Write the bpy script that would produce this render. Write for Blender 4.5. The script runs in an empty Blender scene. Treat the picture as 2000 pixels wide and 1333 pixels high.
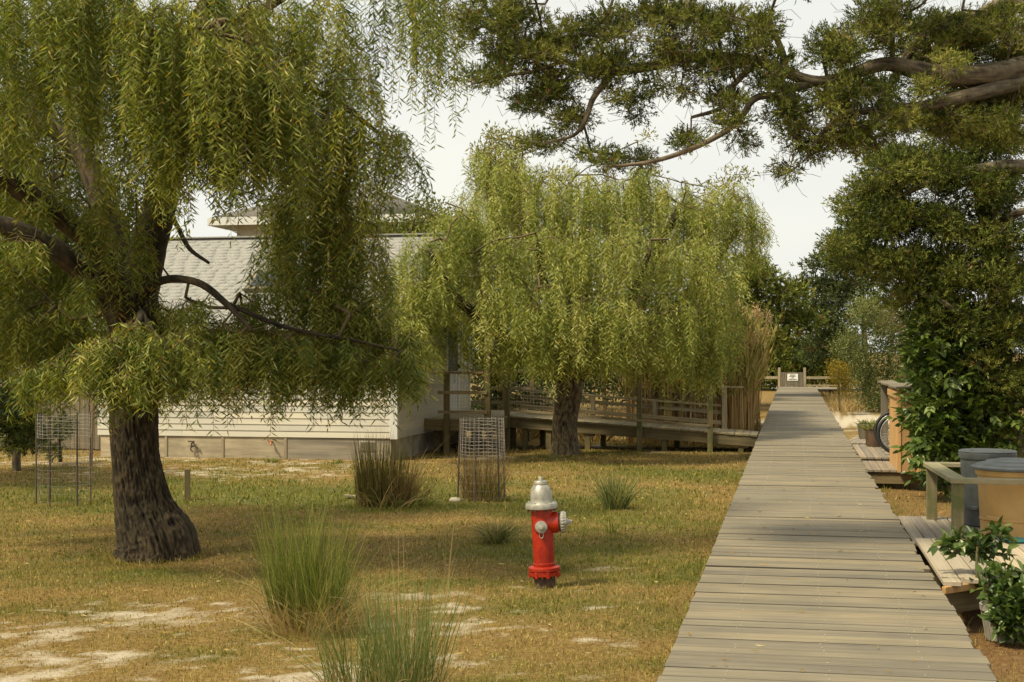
import bpy, bmesh, math, random
import numpy as np
from mathutils import Vector, Matrix, Euler

rng = np.random.default_rng(11)
random.seed(11)
PI = math.pi
S = bpy.context.scene
COL = S.collection

# ------------------------------------------------------------------ camera
F = 2778.0
HOR = 685.0
CAM_Z = 1.95
TH = math.radians(11.18)
CT, ST = math.cos(TH), math.sin(TH)
cam_data = bpy.data.cameras.new('camera')
cam_data.lens = 50.0
cam_data.sensor_width = 36.0
cam_data.shift_y = 0.00925
cam_data.clip_start = 0.1
cam_data.clip_end = 3000
cam = bpy.data.objects.new('camera', cam_data)
cam.location = (0, 0, CAM_Z)
cam.rotation_euler = (PI / 2, 0, TH)
COL.objects.link(cam)
S.camera = cam

# ------------------------------------------------------------------ light
SUN = Vector((-0.50, -0.50, 0.92)).normalized()
world = bpy.data.worlds.new('World')
S.world = world
world.use_nodes = True
wn, wl = world.node_tree.nodes, world.node_tree.links
wn.clear()
sky = wn.new('ShaderNodeTexSky')
sky.sky_type = 'NISHITA'
sky.sun_disc = False
sky.sun_elevation = math.asin(SUN.z)
sky.sun_rotation = math.atan2(SUN.x, SUN.y)
sky.dust_density = 3.0
tc = wn.new('ShaderNodeTexCoord')
mp = wn.new('ShaderNodeMapping')
mp.inputs['Scale'].default_value = (1.2, 1.2, 5.0)
nz = wn.new('ShaderNodeTexNoise')
nz.inputs['Scale'].default_value = 1.6
nz.inputs['Detail'].default_value = 5
rp = wn.new('ShaderNodeValToRGB')                     # a closed layer of thin bright cloud
rp.color_ramp.elements[0].position = 0.30
rp.color_ramp.elements[0].color = (5.5, 5.6, 5.3, 1)
rp.color_ramp.elements[1].position = 0.72
rp.color_ramp.elements[1].color = (6.35, 6.25, 5.6, 1)
mx = wn.new('ShaderNodeMix')
mx.data_type = 'RGBA'
mx.inputs[0].default_value = 0.94
bg = wn.new('ShaderNodeBackground')
bg.inputs['Strength'].default_value = 0.10
wo = wn.new('ShaderNodeOutputWorld')
wl.new(tc.outputs['Generated'], mp.inputs['Vector'])
wl.new(mp.outputs[0], nz.inputs['Vector'])
wl.new(nz.outputs['Fac'], rp.inputs[0])
wl.new(sky.outputs[0], mx.inputs[6])
wl.new(rp.outputs[0], mx.inputs[7])
wl.new(mx.outputs[2], bg.inputs['Color'])
wl.new(bg.outputs[0], wo.inputs['Surface'])

sun_data = bpy.data.lights.new('sun', 'SUN')
sun_data.energy = 3.2
sun_data.angle = math.radians(8.0)
sun_data.color = (1.0, 0.88, 0.62)
sun_o = bpy.data.objects.new('sun', sun_data)
sun_o.rotation_euler = (-SUN).to_track_quat('-Z', 'Y').to_euler()
sun_o.location = (-20, -20, 40)
COL.objects.link(sun_o)

vs = S.view_settings
S.display_settings.display_device = 'sRGB'
vs.view_transform = 'Standard'
vs.look = 'None'
vs.exposure = 0.66
vs.gamma = 1.0
vs.use_curve_mapping = False
S.render.engine = 'CYCLES'
S.cycles.max_bounces = 8
S.cycles.transparent_max_bounces = 8
S.cycles.use_denoising = True


# ------------------------------------------------------------------ helpers
def at(px, py, D):
    """point that stands at depth D metres and shows at a place of the photograph"""
    xc = (px - 1000.0) / F * D
    z = CAM_Z - (py - HOR) / F * D
    return np.array([xc * CT - D * ST, D * CT + xc * ST, z])


def gp(px, py, z=0.0):
    D = (CAM_Z - z) * F / (py - HOR)
    return at(px, py, D)


def _hash(ix, iy, iz):
    h = (ix.astype(np.int64) * 374761393 + iy.astype(np.int64) * 668265263 + iz.astype(np.int64) * 2147483647 // 7)
    h = (h ^ (h >> 13)) * 1274126177
    h = h ^ (h >> 16)
    return (h & 0xFFFF).astype(np.float64) / 65535.0


def vnoise(p):
    p = np.asarray(p, float)
    i = np.floor(p).astype(np.int64)
    f = p - i
    u = f * f * (3 - 2 * f)
    r = 0
    for dx in (0, 1):
        wx = u[:, 0] if dx else 1 - u[:, 0]
        for dy in (0, 1):
            wy = u[:, 1] if dy else 1 - u[:, 1]
            for dz in (0, 1):
                wz = u[:, 2] if dz else 1 - u[:, 2]
                r = r + wx * wy * wz * _hash(i[:, 0] + dx, i[:, 1] + dy, i[:, 2] + dz)
    return r


def fbm(p, octv=4):
    a, s, t, k = 0.5, 0.0, 0.0, 1.0
    for _ in range(octv):
        s = s + a * vnoise(np.asarray(p) * k + k * 3.7)
        t += a
        a *= 0.5
        k *= 2.03
    return s / t


def unit(v):
    return v / np.maximum(np.linalg.norm(v, axis=-1, keepdims=True), 1e-9)


def rvec(n):
    return unit(rng.normal(size=(n, 3)))


class G:
    """collects geometry for ONE mesh object"""
    def __init__(self):
        self.V, self.F, self.C, self.n = [], [], [], 0

    def add(self, V, Fs, col=None):
        V = np.asarray(V, float).reshape(-1, 3)
        self.V.append(V)
        for f in (Fs if isinstance(Fs, list) else [Fs]):
            self.F.append(np.asarray(f, np.int64) + self.n)
        if col is None:
            col = (0.5, 0.5, 0.5)
        col = np.asarray(col, float)
        if col.ndim == 1:
            col = np.tile(col, (len(V), 1))
        self.C.append(col)
        self.n += len(V)
        return self

    def build(self, name, mat, parent=None, smooth=False, kind=None, origin=None):
        V = np.concatenate(self.V)
        C = np.concatenate(self.C)
        org = np.zeros(3)
        if origin is not None:
            org = np.asarray(origin, float)
        elif parent is not None:
            org = np.array(parent.matrix_world.translation) if False else np.array(parent['_o'])
        V = V - org
        me = bpy.data.meshes.new(name)
        me.vertices.add(len(V))
        me.vertices.foreach_set('co', V.astype(np.float32).ravel())
        loops = np.concatenate([f.ravel() for f in self.F])
        tot = np.concatenate([np.full(len(f), f.shape[1], np.int64) for f in self.F])
        me.loops.add(len(loops))
        me.loops.foreach_set('vertex_index', loops.astype(np.int32))
        me.polygons.add(len(tot))
        st = np.concatenate([[0], np.cumsum(tot)[:-1]])
        me.polygons.foreach_set('loop_start', st.astype(np.int32))
        try:
            me.polygons.foreach_set('loop_total', tot.astype(np.int32))
        except Exception:
            pass
        if smooth:
            me.polygons.foreach_set('use_smooth', np.ones(len(tot), bool))
        a = me.attributes.new('col', 'FLOAT_COLOR', 'POINT')
        a.data.foreach_set('color', np.concatenate([C, np.ones((len(C), 1))], 1).astype(np.float32).ravel())
        me.update(calc_edges=True)
        me.validate()
        me.materials.append(mat)
        o = bpy.data.objects.new(name, me)
        COL.objects.link(o)
        if parent is not None:
            o.parent = parent
            if origin is not None:
                o.location = Vector(org) - Vector(parent['_o'])
        elif origin is not None:
            o.location = Vector(org)
            o['_o'] = tuple(org)
        else:
            o['_o'] = (0.0, 0.0, 0.0)
        if kind:
            o['kind'] = kind
        return o


def thing(name, label, cat, loc, group=None, kind=None):
    o = bpy.data.objects.new(name, None)
    o.empty_display_size = 0.2
    loc = [float(v) for v in loc]
    o.location = loc
    o['_o'] = loc
    if label:
        o['label'] = label
    if cat:
        o['category'] = cat
    if group:
        o['group'] = group
    if kind:
        o['kind'] = kind
    COL.objects.link(o)
    return o


_cache = {}


def box_mesh(size, bev, mat, key=None):
    k = (tuple(round(s, 4) for s in size), round(bev, 4), mat.name, key)
    if k in _cache:
        return _cache[k]
    bm = bmesh.new()
    bmesh.ops.create_cube(bm, size=1.0)
    bmesh.ops.scale(bm, vec=size, verts=bm.verts)
    if bev > 0:
        bmesh.ops.bevel(bm, geom=list(bm.edges), offset=bev, segments=1, affect='EDGES', profile=0.5)
    me = bpy.data.meshes.new('piece')
    bm.to_mesh(me)
    bm.free()
    me.materials.append(mat)
    _cache[k] = me
    return me


def piece(name, size, loc, mat, parent=None, rot=(0, 0, 0), bev=0.004, scale=(1, 1, 1)):
    me = box_mesh(size, min(bev, 0.3 * min(size)), mat)
    o = bpy.data.objects.new(name, me)
    COL.objects.link(o)
    loc = Vector([float(v) for v in loc])
    if parent is not None:
        o.parent = parent
        loc = loc - Vector(parent['_o'])
    else:
        o['_o'] = tuple(loc)
    o.location = loc
    o.rotation_euler = rot
    o.scale = scale
    return o


def beam(name, a, b, w, h, mat, parent, bev=0.004):
    """a straight timber from a to b, w wide and h deep"""
    a, b = Vector([float(v) for v in a]), Vector([float(v) for v in b])
    d = b - a
    o = piece(name, (1.0, w, h), (a + b) / 2, mat, parent, bev=0.0)
    o.data = box_mesh((round(d.length, 3), w, h), bev, mat)
    o.rotation_euler = d.to_track_quat('X', 'Z').to_euler()
    return o


def segs(P0, P1, r0, r1, sides=4):
    P0, P1 = np.asarray(P0, float), np.asarray(P1, float)
    n = len(P0)
    r0 = np.broadcast_to(r0, (n,))
    r1 = np.broadcast_to(r1, (n,))
    d = unit(P1 - P0)
    ref = np.where(np.abs(d[:, 2:3]) > 0.9, np.array([[1.0, 0, 0]]), np.array([[0, 0, 1.0]]))
    s = unit(np.cross(d, ref))
    t = np.cross(d, s)
    a = np.arange(sides) * 2 * PI / sides
    ring = s[:, None, :] * np.cos(a)[None, :, None] + t[:, None, :] * np.sin(a)[None, :, None]
    V = np.concatenate([P0[:, None, :] + ring * r0[:, None, None], P1[:, None, :] + ring * r1[:, None, None]], 1)
    base = (np.arange(n) * 2 * sides)[:, None]
    k = np.arange(sides)
    k2 = (k + 1) % sides
    f = np.stack([base + k, base + k2, base + sides + k2, base + sides + k], -1).reshape(-1, 4)
    return V.reshape(-1, 3), f


def spline(P, m=8):
    P = np.asarray(P, float)
    if len(P) < 3:
        t = np.linspace(0, 1, m + 1)[:, None]
        return P[0] * (1 - t) + P[-1] * t
    Q = np.vstack([2 * P[0] - P[1], P, 2 * P[-1] - P[-2]])
    out = []
    for i in range(1, len(Q) - 2):
        p0, p1, p2, p3 = Q[i - 1], Q[i], Q[i + 1], Q[i + 2]
        for t in np.linspace(0, 1, m, endpoint=False):
            out.append(0.5 * ((2 * p1) + (-p0 + p2) * t + (2 * p0 - 5 * p1 + 4 * p2 - p3) * t * t + (-p0 + 3 * p1 - 3 * p2 + p3) * t ** 3))
    out.append(P[-1])
    return np.array(out)


def tube(P, R, sides=10, rough=0.0, freq=6.0, caps=True, twist=0.0, flare=0.0):
    """smooth tube through P with radii R, bark furrows when rough > 0; returns V, F, height attr"""
    P = np.asarray(P, float)
    R = np.broadcast_to(np.asarray(R, float), (len(P),))
    T = unit(np.gradient(P, axis=0))
    s = np.zeros_like(P)
    ref = np.array([1.0, 0, 0]) if abs(T[0, 0]) < 0.9 else np.array([0, 1.0, 0])
    s[0] = unit(np.cross(T[0], ref))
    for i in range(1, len(P)):
        v = s[i - 1] - T[i] * np.dot(s[i - 1], T[i])
        s[i] = unit(v)
    t = np.cross(T, s)
    a = np.arange(sides) * 2 * PI / sides
    ring = s[:, None, :] * np.cos(a)[None, :, None] + t[:, None, :] * np.sin(a)[None, :, None]
    arc = np.concatenate([[0], np.cumsum(np.linalg.norm(np.diff(P, axis=0), axis=1))])
    rad = np.repeat(R[:, None], sides, 1)
    h = np.full(rad.shape, 0.5)
    if rough > 0:
        aa = a[None, :] + twist * arc[:, None]
        q = np.stack([np.cos(aa) * freq * 0.55, np.sin(aa) * freq * 0.55, np.repeat(arc[:, None], sides, 1) * 6.0], -1).reshape(-1, 3)
        n1 = 1 - np.abs(2 * fbm(q * np.array([1.9, 1.9, 1.1]), 3) - 1) * 2.2
        n2 = fbm(q * np.array([3.6, 3.6, 4.0]) + 9.1, 3)
        n3 = fbm(np.stack([np.cos(aa) * 1.2, np.sin(aa) * 1.2, np.repeat(arc[:, None], sides, 1) * 1.1], -1).reshape(-1, 3) + 4.2, 2)
        hh = (0.55 * n1 + 0.45 * n2).reshape(rad.shape)
        h = hh
        rad = rad * (1 + rough * (hh - 0.5) * 0.85 + rough * 1.7 * (n3.reshape(rad.shape) - 0.5))
    if flare > 0:
        fl_ = np.clip(1 - arc / flare, 0, 1)[:, None] ** 2
        rad = rad * (1 + fl_ * (.10 * np.sin(4 * a + 1)[None, :] + .08 * np.sin(7 * a + 2)[None, :] + .06))
    V = P[:, None, :] + ring * rad[:, :, None]
    n = len(P)
    k = np.arange(sides)
    k2 = (k + 1) % sides
    b = (np.arange(n - 1) * sides)[:, None]
    f = np.stack([b + k, b + k2, b + sides + k2, b + sides + k], -1).reshape(-1, 4)
    V = V.reshape(-1, 3)
    Fs = [f]
    if caps:
        V = np.vstack([V, P[0], P[-1]])
        c0, c1 = n * sides, n * sides + 1
        Fs.append(np.stack([k2, k, np.full(sides, c0)], -1))
        Fs.append(np.stack([(n - 1) * sides + k, (n - 1) * sides + k2, np.full(sides, c1)], -1))
        h = np.concatenate([h.ravel(), [0.5, 0.5]])
    return V, Fs, np.repeat(np.asarray(h).reshape(-1, 1), 3, 1)


def lathe(prof, sides=32, axis='z', center=(0, 0, 0)):
    prof = np.asarray(prof, float)
    a = np.arange(sides) * 2 * PI / sides
    V = np.stack([prof[:, 0:1] * np.cos(a), prof[:, 0:1] * np.sin(a), np.repeat(prof[:, 1:2], sides, 1)], -1)
    if axis == 'x':
        V = V[..., [2, 0, 1]]
    elif axis == '-y':
        V = np.stack([V[..., 0], -V[..., 2], V[..., 1]], -1)
    V = V.reshape(-1, 3) + np.asarray(center, float)
    n = len(prof)
    k = np.arange(sides)
    k2 = (k + 1) % sides
    b = (np.arange(n - 1) * sides)[:, None]
    f = np.stack([b + k, b + k2, b + sides + k2, b + sides + k], -1).reshape(-1, 4)
    return V, f


def leaf4(P, d, L, W, fold=0.25, curl=0.05):
    """narrow leaves: two triangles folded along the midrib"""
    n = len(P)
    d = unit(d)
    L = np.broadcast_to(L, (n,))[:, None]
    W = np.broadcast_to(W, (n,))[:, None]
    s = unit(np.cross(d, rvec(n)))
    nn = np.cross(s, d)
    base = P
    mid = P + d * L * 0.42 + nn * L * curl * 0.5
    tip = P + d * L - nn * L * curl * 0.3
    r = mid + s * W / 2 + nn * W * fold
    l = mid - s * W / 2 + nn * W * fold
    V = np.stack([base, r, tip, l], 1).reshape(-1, 3)
    b = (np.arange(n) * 4)[:, None]
    f = np.concatenate([b + np.array([[0, 1, 2]]), b + np.array([[0, 2, 3]])])
    return V, f


def leaf6(P, d, L, W, fold=0.22, flat=0.0):
    """broad pointed leaves of four triangles"""
    n = len(P)
    d = unit(d)
    L = np.broadcast_to(L, (n,))[:, None]
    W = np.broadcast_to(W, (n,))[:, None]
    r0 = rvec(n)
    if flat > 0:
        r0 = unit(r0 * (1 - flat) + np.cross(d, np.array([[0, 0, 1.0]])) * flat)
        s = unit(r0 - d * np.sum(r0 * d, 1, keepdims=True))
    else:
        s = unit(np.cross(d, r0))
    nn = np.cross(s, d)
    nn = np.where(nn[:, 2:3] < 0, -nn, nn)
    b0 = P
    r1 = P + d * L * 0.28 + s * W * 0.48 + nn * W * fold
    r2 = P + d * L * 0.66 + s * W * 0.36 + nn * W * fold * 0.6 - nn * L * 0.04
    tp = P + d * L - nn * L * 0.12
    l2 = P + d * L * 0.66 - s * W * 0.36 + nn * W * fold * 0.6 - nn * L * 0.04
    l1 = P + d * L * 0.28 - s * W * 0.48 + nn * W * fold
    V = np.stack([b0, r1, r2, tp, l2, l1], 1).reshape(-1, 3)
    b = (np.arange(n) * 6)[:, None]
    f = np.concatenate([b + np.array([[0, 1, 2, 3]]), b + np.array([[0, 3, 4, 5]])])
    return V, f


def grad(t, cols):
    t = np.clip(t, 0, 1)
    xs = np.linspace(0, 1, len(cols))
    c = np.asarray(cols, float)
    return np.stack([np.interp(t, xs, c[:, k]) for k in range(3)], -1)


# ------------------------------------------------------------------ materials
def new_mat(name):
    m = bpy.data.materials.new(name)
    m.use_nodes = True
    n = m.node_tree.nodes
    n.clear()
    out = n.new('ShaderNodeOutputMaterial')
    b = n.new('ShaderNodeBsdfPrincipled')
    m.node_tree.links.new(b.outputs[0], out.inputs[0])
    return m, n, m.node_tree.links, b, out


def rgba(c):
    return (c[0], c[1], c[2], 1)


def ramp(n, l, src, stops):
    r = n.new('ShaderNodeValToRGB')
    while len(r.color_ramp.elements) < len(stops):
        r.color_ramp.elements.new(0.5)
    for e, (p, c) in zip(r.color_ramp.elements, stops):
        e.position = p
        e.color = rgba(c)
    l.new(src, r.inputs[0])
    return r.outputs[0]


def mixc(n, l, a, b, fac, mode='MIX'):
    m = n.new('ShaderNodeMix')
    m.data_type = 'RGBA'
    m.blend_type = mode
    for sock, v in ((m.inputs[0], fac), (m.inputs[6], a), (m.inputs[7], b)):
        if hasattr(v, 'is_output') or isinstance(v, bpy.types.NodeSocket):
            l.new(v, sock)
        elif isinstance(v, (int, float)):
            sock.default_value = v
        else:
            sock.default_value = rgba(v)
    return m.outputs[2]


def noise(n, l, vec, scale, detail=4, rough=0.55):
    t = n.new('ShaderNodeTexNoise')
    t.inputs['Scale'].default_value = scale
    t.inputs['Detail'].default_value = detail
    t.inputs['Roughness'].default_value = rough
    if vec is not None:
        l.new(vec, t.inputs['Vector'])
    return t.outputs['Fac']


def bump(n, l, h, b, strength=0.3, dist=0.01):
    bp = n.new('ShaderNodeBump')
    bp.inputs['Strength'].default_value = strength
    bp.inputs['Distance'].default_value = dist
    l.new(h, bp.inputs['Height'])
    l.new(bp.outputs[0], b.inputs['Normal'])


def obj_vec(n, l, scale, randomize=True):
    t = n.new('ShaderNodeTexCoord')
    v = t.outputs['Object']
    oi = n.new('ShaderNodeObjectInfo')
    if randomize:
        m = n.new('ShaderNodeMath')
        m.operation = 'MULTIPLY'
        m.inputs[1].default_value = 57.0
        l.new(oi.outputs['Random'], m.inputs[0])
        ad = n.new('ShaderNodeVectorMath')
        ad.operation = 'ADD'
        l.new(v, ad.inputs[0])
        l.new(m.outputs[0], ad.inputs[1])
        v = ad.outputs[0]
    mpn = n.new('ShaderNodeMapping')
    mpn.inputs['Scale'].default_value = scale
    l.new(v, mpn.inputs['Vector'])
    return mpn.outputs[0], v, oi.outputs['Random']


def wood(name, dark, mid, light, grain=(1.2, 45, 45), rough=0.8, moss=None, stain=0.5, knots=True):
    m, n, l, b, o = new_mat(name)
    gv, ov, rnd = obj_vec(n, l, grain)
    g = noise(n, l, gv, 1.0, 6, 0.65)
    c = ramp(n, l, g, [(0.25, dark), (0.5, mid), (0.78, light)])
    big = noise(n, l, ov, 1.7, 3)
    tone = ramp(n, l, big, [(0.3, (1 - stain * 0.55,) * 3), (0.7, (1.12, 1.08, 1.0))])
    c = mixc(n, l, c, tone, 0.8, 'MULTIPLY')
    per = ramp(n, l, rnd, [(0.0, (0.74, 0.74, 0.76)), (0.3, (1.0, 0.97, 0.90)), (0.55, (0.86, 0.87, 0.86)), (0.8, (1.12, 1.05, 0.92)), (1.0, (0.92, 0.89, 0.84))])
    c = mixc(n, l, c, per, 0.9, 'MULTIPLY')
    if knots:
        kv = n.new('ShaderNodeMapping')
        kv.inputs['Scale'].default_value = (grain[0] * 2.2, grain[1] * 0.55, grain[2] * 0.55)
        l.new(ov, kv.inputs['Vector'])
        k = noise(n, l, kv.outputs[0], 1.0, 2, 0.4)
        kr = ramp(n, l, k, [(0.70, (1, 1, 1)), (0.76, (0.45, 0.4, 0.36))])
        c = mixc(n, l, c, kr, 0.75, 'MULTIPLY')
    if moss:
        ms = noise(n, l, ov, 5.0, 5)
        mr = ramp(n, l, ms, [(0.45, (0, 0, 0)), (0.62, (1, 1, 1))])
        c = mixc(n, l, c, moss, mr)
    l.new(c, b.inputs['Base Color'])
    b.inputs['Roughness'].default_value = rough
    bump(n, l, g, b, 0.5, 0.004)
    return m


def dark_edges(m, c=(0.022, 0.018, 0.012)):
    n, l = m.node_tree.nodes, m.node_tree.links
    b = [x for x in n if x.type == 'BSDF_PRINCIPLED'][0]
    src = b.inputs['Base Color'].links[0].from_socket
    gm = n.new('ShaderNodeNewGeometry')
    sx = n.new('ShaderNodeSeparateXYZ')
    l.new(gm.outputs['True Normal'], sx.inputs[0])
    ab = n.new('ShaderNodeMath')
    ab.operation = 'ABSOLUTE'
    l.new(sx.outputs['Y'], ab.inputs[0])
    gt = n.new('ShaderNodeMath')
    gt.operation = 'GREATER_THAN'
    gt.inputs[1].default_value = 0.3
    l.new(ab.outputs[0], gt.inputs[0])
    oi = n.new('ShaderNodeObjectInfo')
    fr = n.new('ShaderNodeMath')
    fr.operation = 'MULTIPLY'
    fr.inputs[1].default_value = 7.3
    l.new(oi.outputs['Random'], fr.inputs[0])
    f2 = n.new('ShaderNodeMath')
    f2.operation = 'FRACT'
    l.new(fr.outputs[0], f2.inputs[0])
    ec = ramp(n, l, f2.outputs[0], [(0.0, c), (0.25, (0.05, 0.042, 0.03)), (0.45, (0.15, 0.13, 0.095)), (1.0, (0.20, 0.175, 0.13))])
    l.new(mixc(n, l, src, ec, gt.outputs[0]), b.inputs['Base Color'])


def plain(name, c, rough=0.6, metal=0.0, var=0.15, scale=8.0, bumpy=0.0, spec=None):
    m, n, l, b, o = new_mat(name)
    gv, ov, rnd = obj_vec(n, l, (1, 1, 1))
    g = noise(n, l, ov, scale, 5)
    lo = tuple(x * (1 - var) for x in c)
    hi = tuple(min(1, x * (1 + var)) for x in c)
    cc = ramp(n, l, g, [(0.3, lo), (0.7, hi)])
    l.new(cc, b.inputs['Base Color'])
    b.inputs['Roughness'].default_value = rough
    b.inputs['Metallic'].default_value = metal
    if spec is not None:
        b.inputs['Specular IOR Level'].default_value = spec
    if bumpy:
        bump(n, l, g, b, bumpy, 0.01)
    return m


def leaf_mat(name, trans=0.35, rough=0.45, tcol=(1.25, 1.2, 0.5), spec=0.4):
    m, n, l, b, out = new_mat(name)
    a = n.new('ShaderNodeAttribute')
    a.attribute_name = 'col'
    l.new(a.outputs['Color'], b.inputs['Base Color'])
    b.inputs['Roughness'].default_value = rough
    b.inputs['Specular IOR Level'].default_value = spec
    t = n.new('ShaderNodeBsdfTranslucent')
    l.new(mixc(n, l, a.outputs['Color'], tcol, 1.0, 'MULTIPLY'), t.inputs['Color'])
    mxs = n.new('ShaderNodeMixShader')
    mxs.inputs[0].default_value = trans
    l.new(b.outputs[0], mxs.inputs[1])
    l.new(t.outputs[0], mxs.inputs[2])
    l.new(mxs.outputs[0], out.inputs[0])
    return m


def bark_mat(name, dark, mid, light):
    m, n, l, b, o = new_mat(name)
    a = n.new('ShaderNodeAttribute')
    a.attribute_name = 'col'
    gv, ov, rnd = obj_vec(n, l, (34, 34, 13), False)
    g = noise(n, l, gv, 1.0, 6, 0.65)
    h = mixc(n, l, a.outputs['Color'], g, 0.45)
    c = ramp(n, l, h, [(0.28, dark), (0.5, mid), (0.72, light)])
    big = noise(n, l, ov, 2.5, 3)
    c = mixc(n, l, c, ramp(n, l, big, [(0.35, (0.8, 0.82, 0.78)), (0.7, (1.15, 1.05, 0.95))]), 1.0, 'MULTIPLY')
    l.new(c, b.inputs['Base Color'])
    b.inputs['Roughness'].default_value = 0.9
    bump(n, l, g, b, 0.7, 0.012)
    return m


M = {}
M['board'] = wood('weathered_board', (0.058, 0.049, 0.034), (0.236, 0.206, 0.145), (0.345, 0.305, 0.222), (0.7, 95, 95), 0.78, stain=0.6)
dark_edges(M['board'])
M['dock'] = wood('grey_decking', (0.16, 0.135, 0.105), (0.27, 0.235, 0.19), (0.38, 0.34, 0.28), (42, 1.0, 42), 0.8, stain=0.3)
M['composite'] = wood('pale_decking', (0.34, 0.28, 0.20), (0.44, 0.37, 0.27), (0.52, 0.45, 0.34), (60, 1.5, 60), 0.75, stain=0.25, knots=False)
M['mossy'] = wood('mossy_timber', (0.10, 0.085, 0.045), (0.20, 0.17, 0.09), (0.30, 0.26, 0.16), (30, 30, 1.5), 0.85, moss=(0.10, 0.11, 0.035), stain=0.4)
M['mossy_rail'] = wood('mossy_rail', (0.17, 0.15, 0.10), (0.29, 0.255, 0.165), (0.40, 0.36, 0.25), (1.5, 34, 34), 0.85, moss=(0.20, 0.20, 0.10), stain=0.4)
M['ramp'] = wood('ramp_timber', (0.16, 0.135, 0.085), (0.31, 0.265, 0.17), (0.43, 0.37, 0.25), (28, 1.2, 28), 0.85)
M['post'] = wood('post_timber', (0.08, 0.06, 0.03), (0.16, 0.125, 0.065), (0.25, 0.20, 0.11), (30, 30, 1.2), 0.85, moss=(0.11, 0.105, 0.04), stain=0.4)
M['pale_post'] = wood('pale_post', (0.22, 0.19, 0.13), (0.33, 0.28, 0.20), (0.44, 0.39, 0.29), (30, 30, 1.2), 0.85)
M['red_post'] = wood('reddish_post', (0.17, 0.11, 0.07), (0.26, 0.18, 0.12), (0.34, 0.25, 0.17), (30, 30, 1.2), 0.85)
M['rail'] = wood('rail_timber', (0.18, 0.15, 0.09), (0.32, 0.27, 0.17), (0.44, 0.38, 0.26), (1.2, 30, 30), 0.85)
M['beam'] = wood('beam_timber', (0.09, 0.07, 0.038), (0.18, 0.145, 0.078), (0.27, 0.225, 0.13), (1.2, 25, 25), 0.85)
M['cedar'] = wood('new_cedar', (0.40, 0.22, 0.09), (0.54, 0.33, 0.145), (0.64, 0.43, 0.22), (26, 26, 1.0), 0.6, stain=0.25)
M['fence'] = wood('grey_fence', (0.11, 0.095, 0.07), (0.20, 0.175, 0.13), (0.28, 0.25, 0.19), (26, 26, 1.0), 0.85)
M['siding'] = wood('white_siding', (0.50, 0.495, 0.455), (0.545, 0.535, 0.49), (0.585, 0.575, 0.53), (0.8, 18, 18), 0.6, stain=0.12, knots=False)
M['trim'] = plain('white_trim', (0.62, 0.615, 0.58), 0.5, var=0.04)
M['ply'] = wood('weathered_plywood', (0.19, 0.175, 0.145), (0.44, 0.385, 0.29), (0.62, 0.54, 0.40), (1.1, 6, 9), 0.85, stain=0.9)
M['shingle'] = plain('roof_shingle', (0.265, 0.26, 0.24), 0.9, var=0.3, scale=30, bumpy=0.4)
M['dark_shingle'] = plain('dark_shingle', (0.20, 0.185, 0.16), 0.9, var=0.25, scale=20)
M['glass'] = plain('window_glass', (0.03, 0.035, 0.04), 0.06, var=0.2, scale=2)
M['screen'] = plain('dark_screen', (0.05, 0.042, 0.035), 0.55, var=0.2)
M['black'] = plain('black_rubber', (0.02, 0.02, 0.02), 0.6)
M['steel'] = plain('steel', (0.45, 0.44, 0.42), 0.4, 0.8, var=0.1)
M['wire'] = plain('galvanised_wire', (0.34, 0.31, 0.27), 0.55, 0.4, var=0.2)
M['rust'] = plain('rusty_rod', (0.075, 0.055, 0.04), 0.8, var=0.4)
M['copper'] = plain('copper_pipe', (0.45, 0.16, 0.07), 0.5, 0.5)
M['concrete'] = plain('stucco', (0.33, 0.30, 0.25), 0.95, var=0.3, scale=4, bumpy=0.3)
M['potstone'] = plain('stone_pot', (0.27, 0.25, 0.20), 0.9, var=0.2, scale=18, bumpy=0.3)
M['brown_pot'] = plain('brown_pot', (0.12, 0.075, 0.045), 0.55, var=0.3)
M['soil'] = plain('soil', (0.05, 0.035, 0.02), 1.0, var=0.4, scale=40, bumpy=0.5)
M['tan'] = plain('tan_plastic', (0.58, 0.36, 0.125), 0.5, var=0.14, scale=5, bumpy=0.05)
M['grey'] = plain('grey_plastic', (0.080, 0.090, 0.092), 0.55, var=0.28, scale=7, bumpy=0.05)
M['lid'] = plain('grey_lid', (0.155, 0.165, 0.16), 0.5, var=0.22, scale=9, bumpy=0.05)
M['teal'] = plain('teal_plastic', (0.01, 0.16, 0.17), 0.4)
M['ink'] = plain('black_ink', (0.02, 0.018, 0.015), 0.8)
M['signw'] = plain('sign_white', (0.80, 0.80, 0.76), 0.5, var=0.04)
M['sand'] = plain('sand', (0.66, 0.60, 0.48), 1.0, var=0.12, scale=2, bumpy=0.3)
M['nail'] = plain('nail_head', (0.62, 0.58, 0.48), 0.5, 0.3)
M['stone'] = plain('pale_stone', (0.50, 0.44, 0.32), 0.9, var=0.2, scale=20)
M['leaf'] = leaf_mat('leaf', 0.42)
M['needle'] = leaf_mat('needle', 0.22, 0.6, (1.1, 1.1, 0.5), 0.25)
M['glossy_leaf'] = leaf_mat('glossy_leaf', 0.25, 0.35, spec=0.5)
M['blade'] = leaf_mat('grass_blade', 0.30, 0.6, (1.2, 1.15, 0.6), 0.25)
M['bark'] = bark_mat('willow_bark', (0.006, 0.004, 0.002), (0.036, 0.026, 0.013), (0.105, 0.078, 0.042))
M['bark_light'] = bark_mat('pale_willow_bark', (0.02, 0.014, 0.008), (0.095, 0.072, 0.042), (0.22, 0.175, 0.11))
M['cedar_bark'] = bark_mat('cedar_bark', (0.035, 0.027, 0.017), (0.115, 0.092, 0.060), (0.225, 0.190, 0.130))
M['twig'] = bark_mat('twig_bark', (0.05, 0.035, 0.015), (0.11, 0.085, 0.04), (0.2, 0.16, 0.08))


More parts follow.
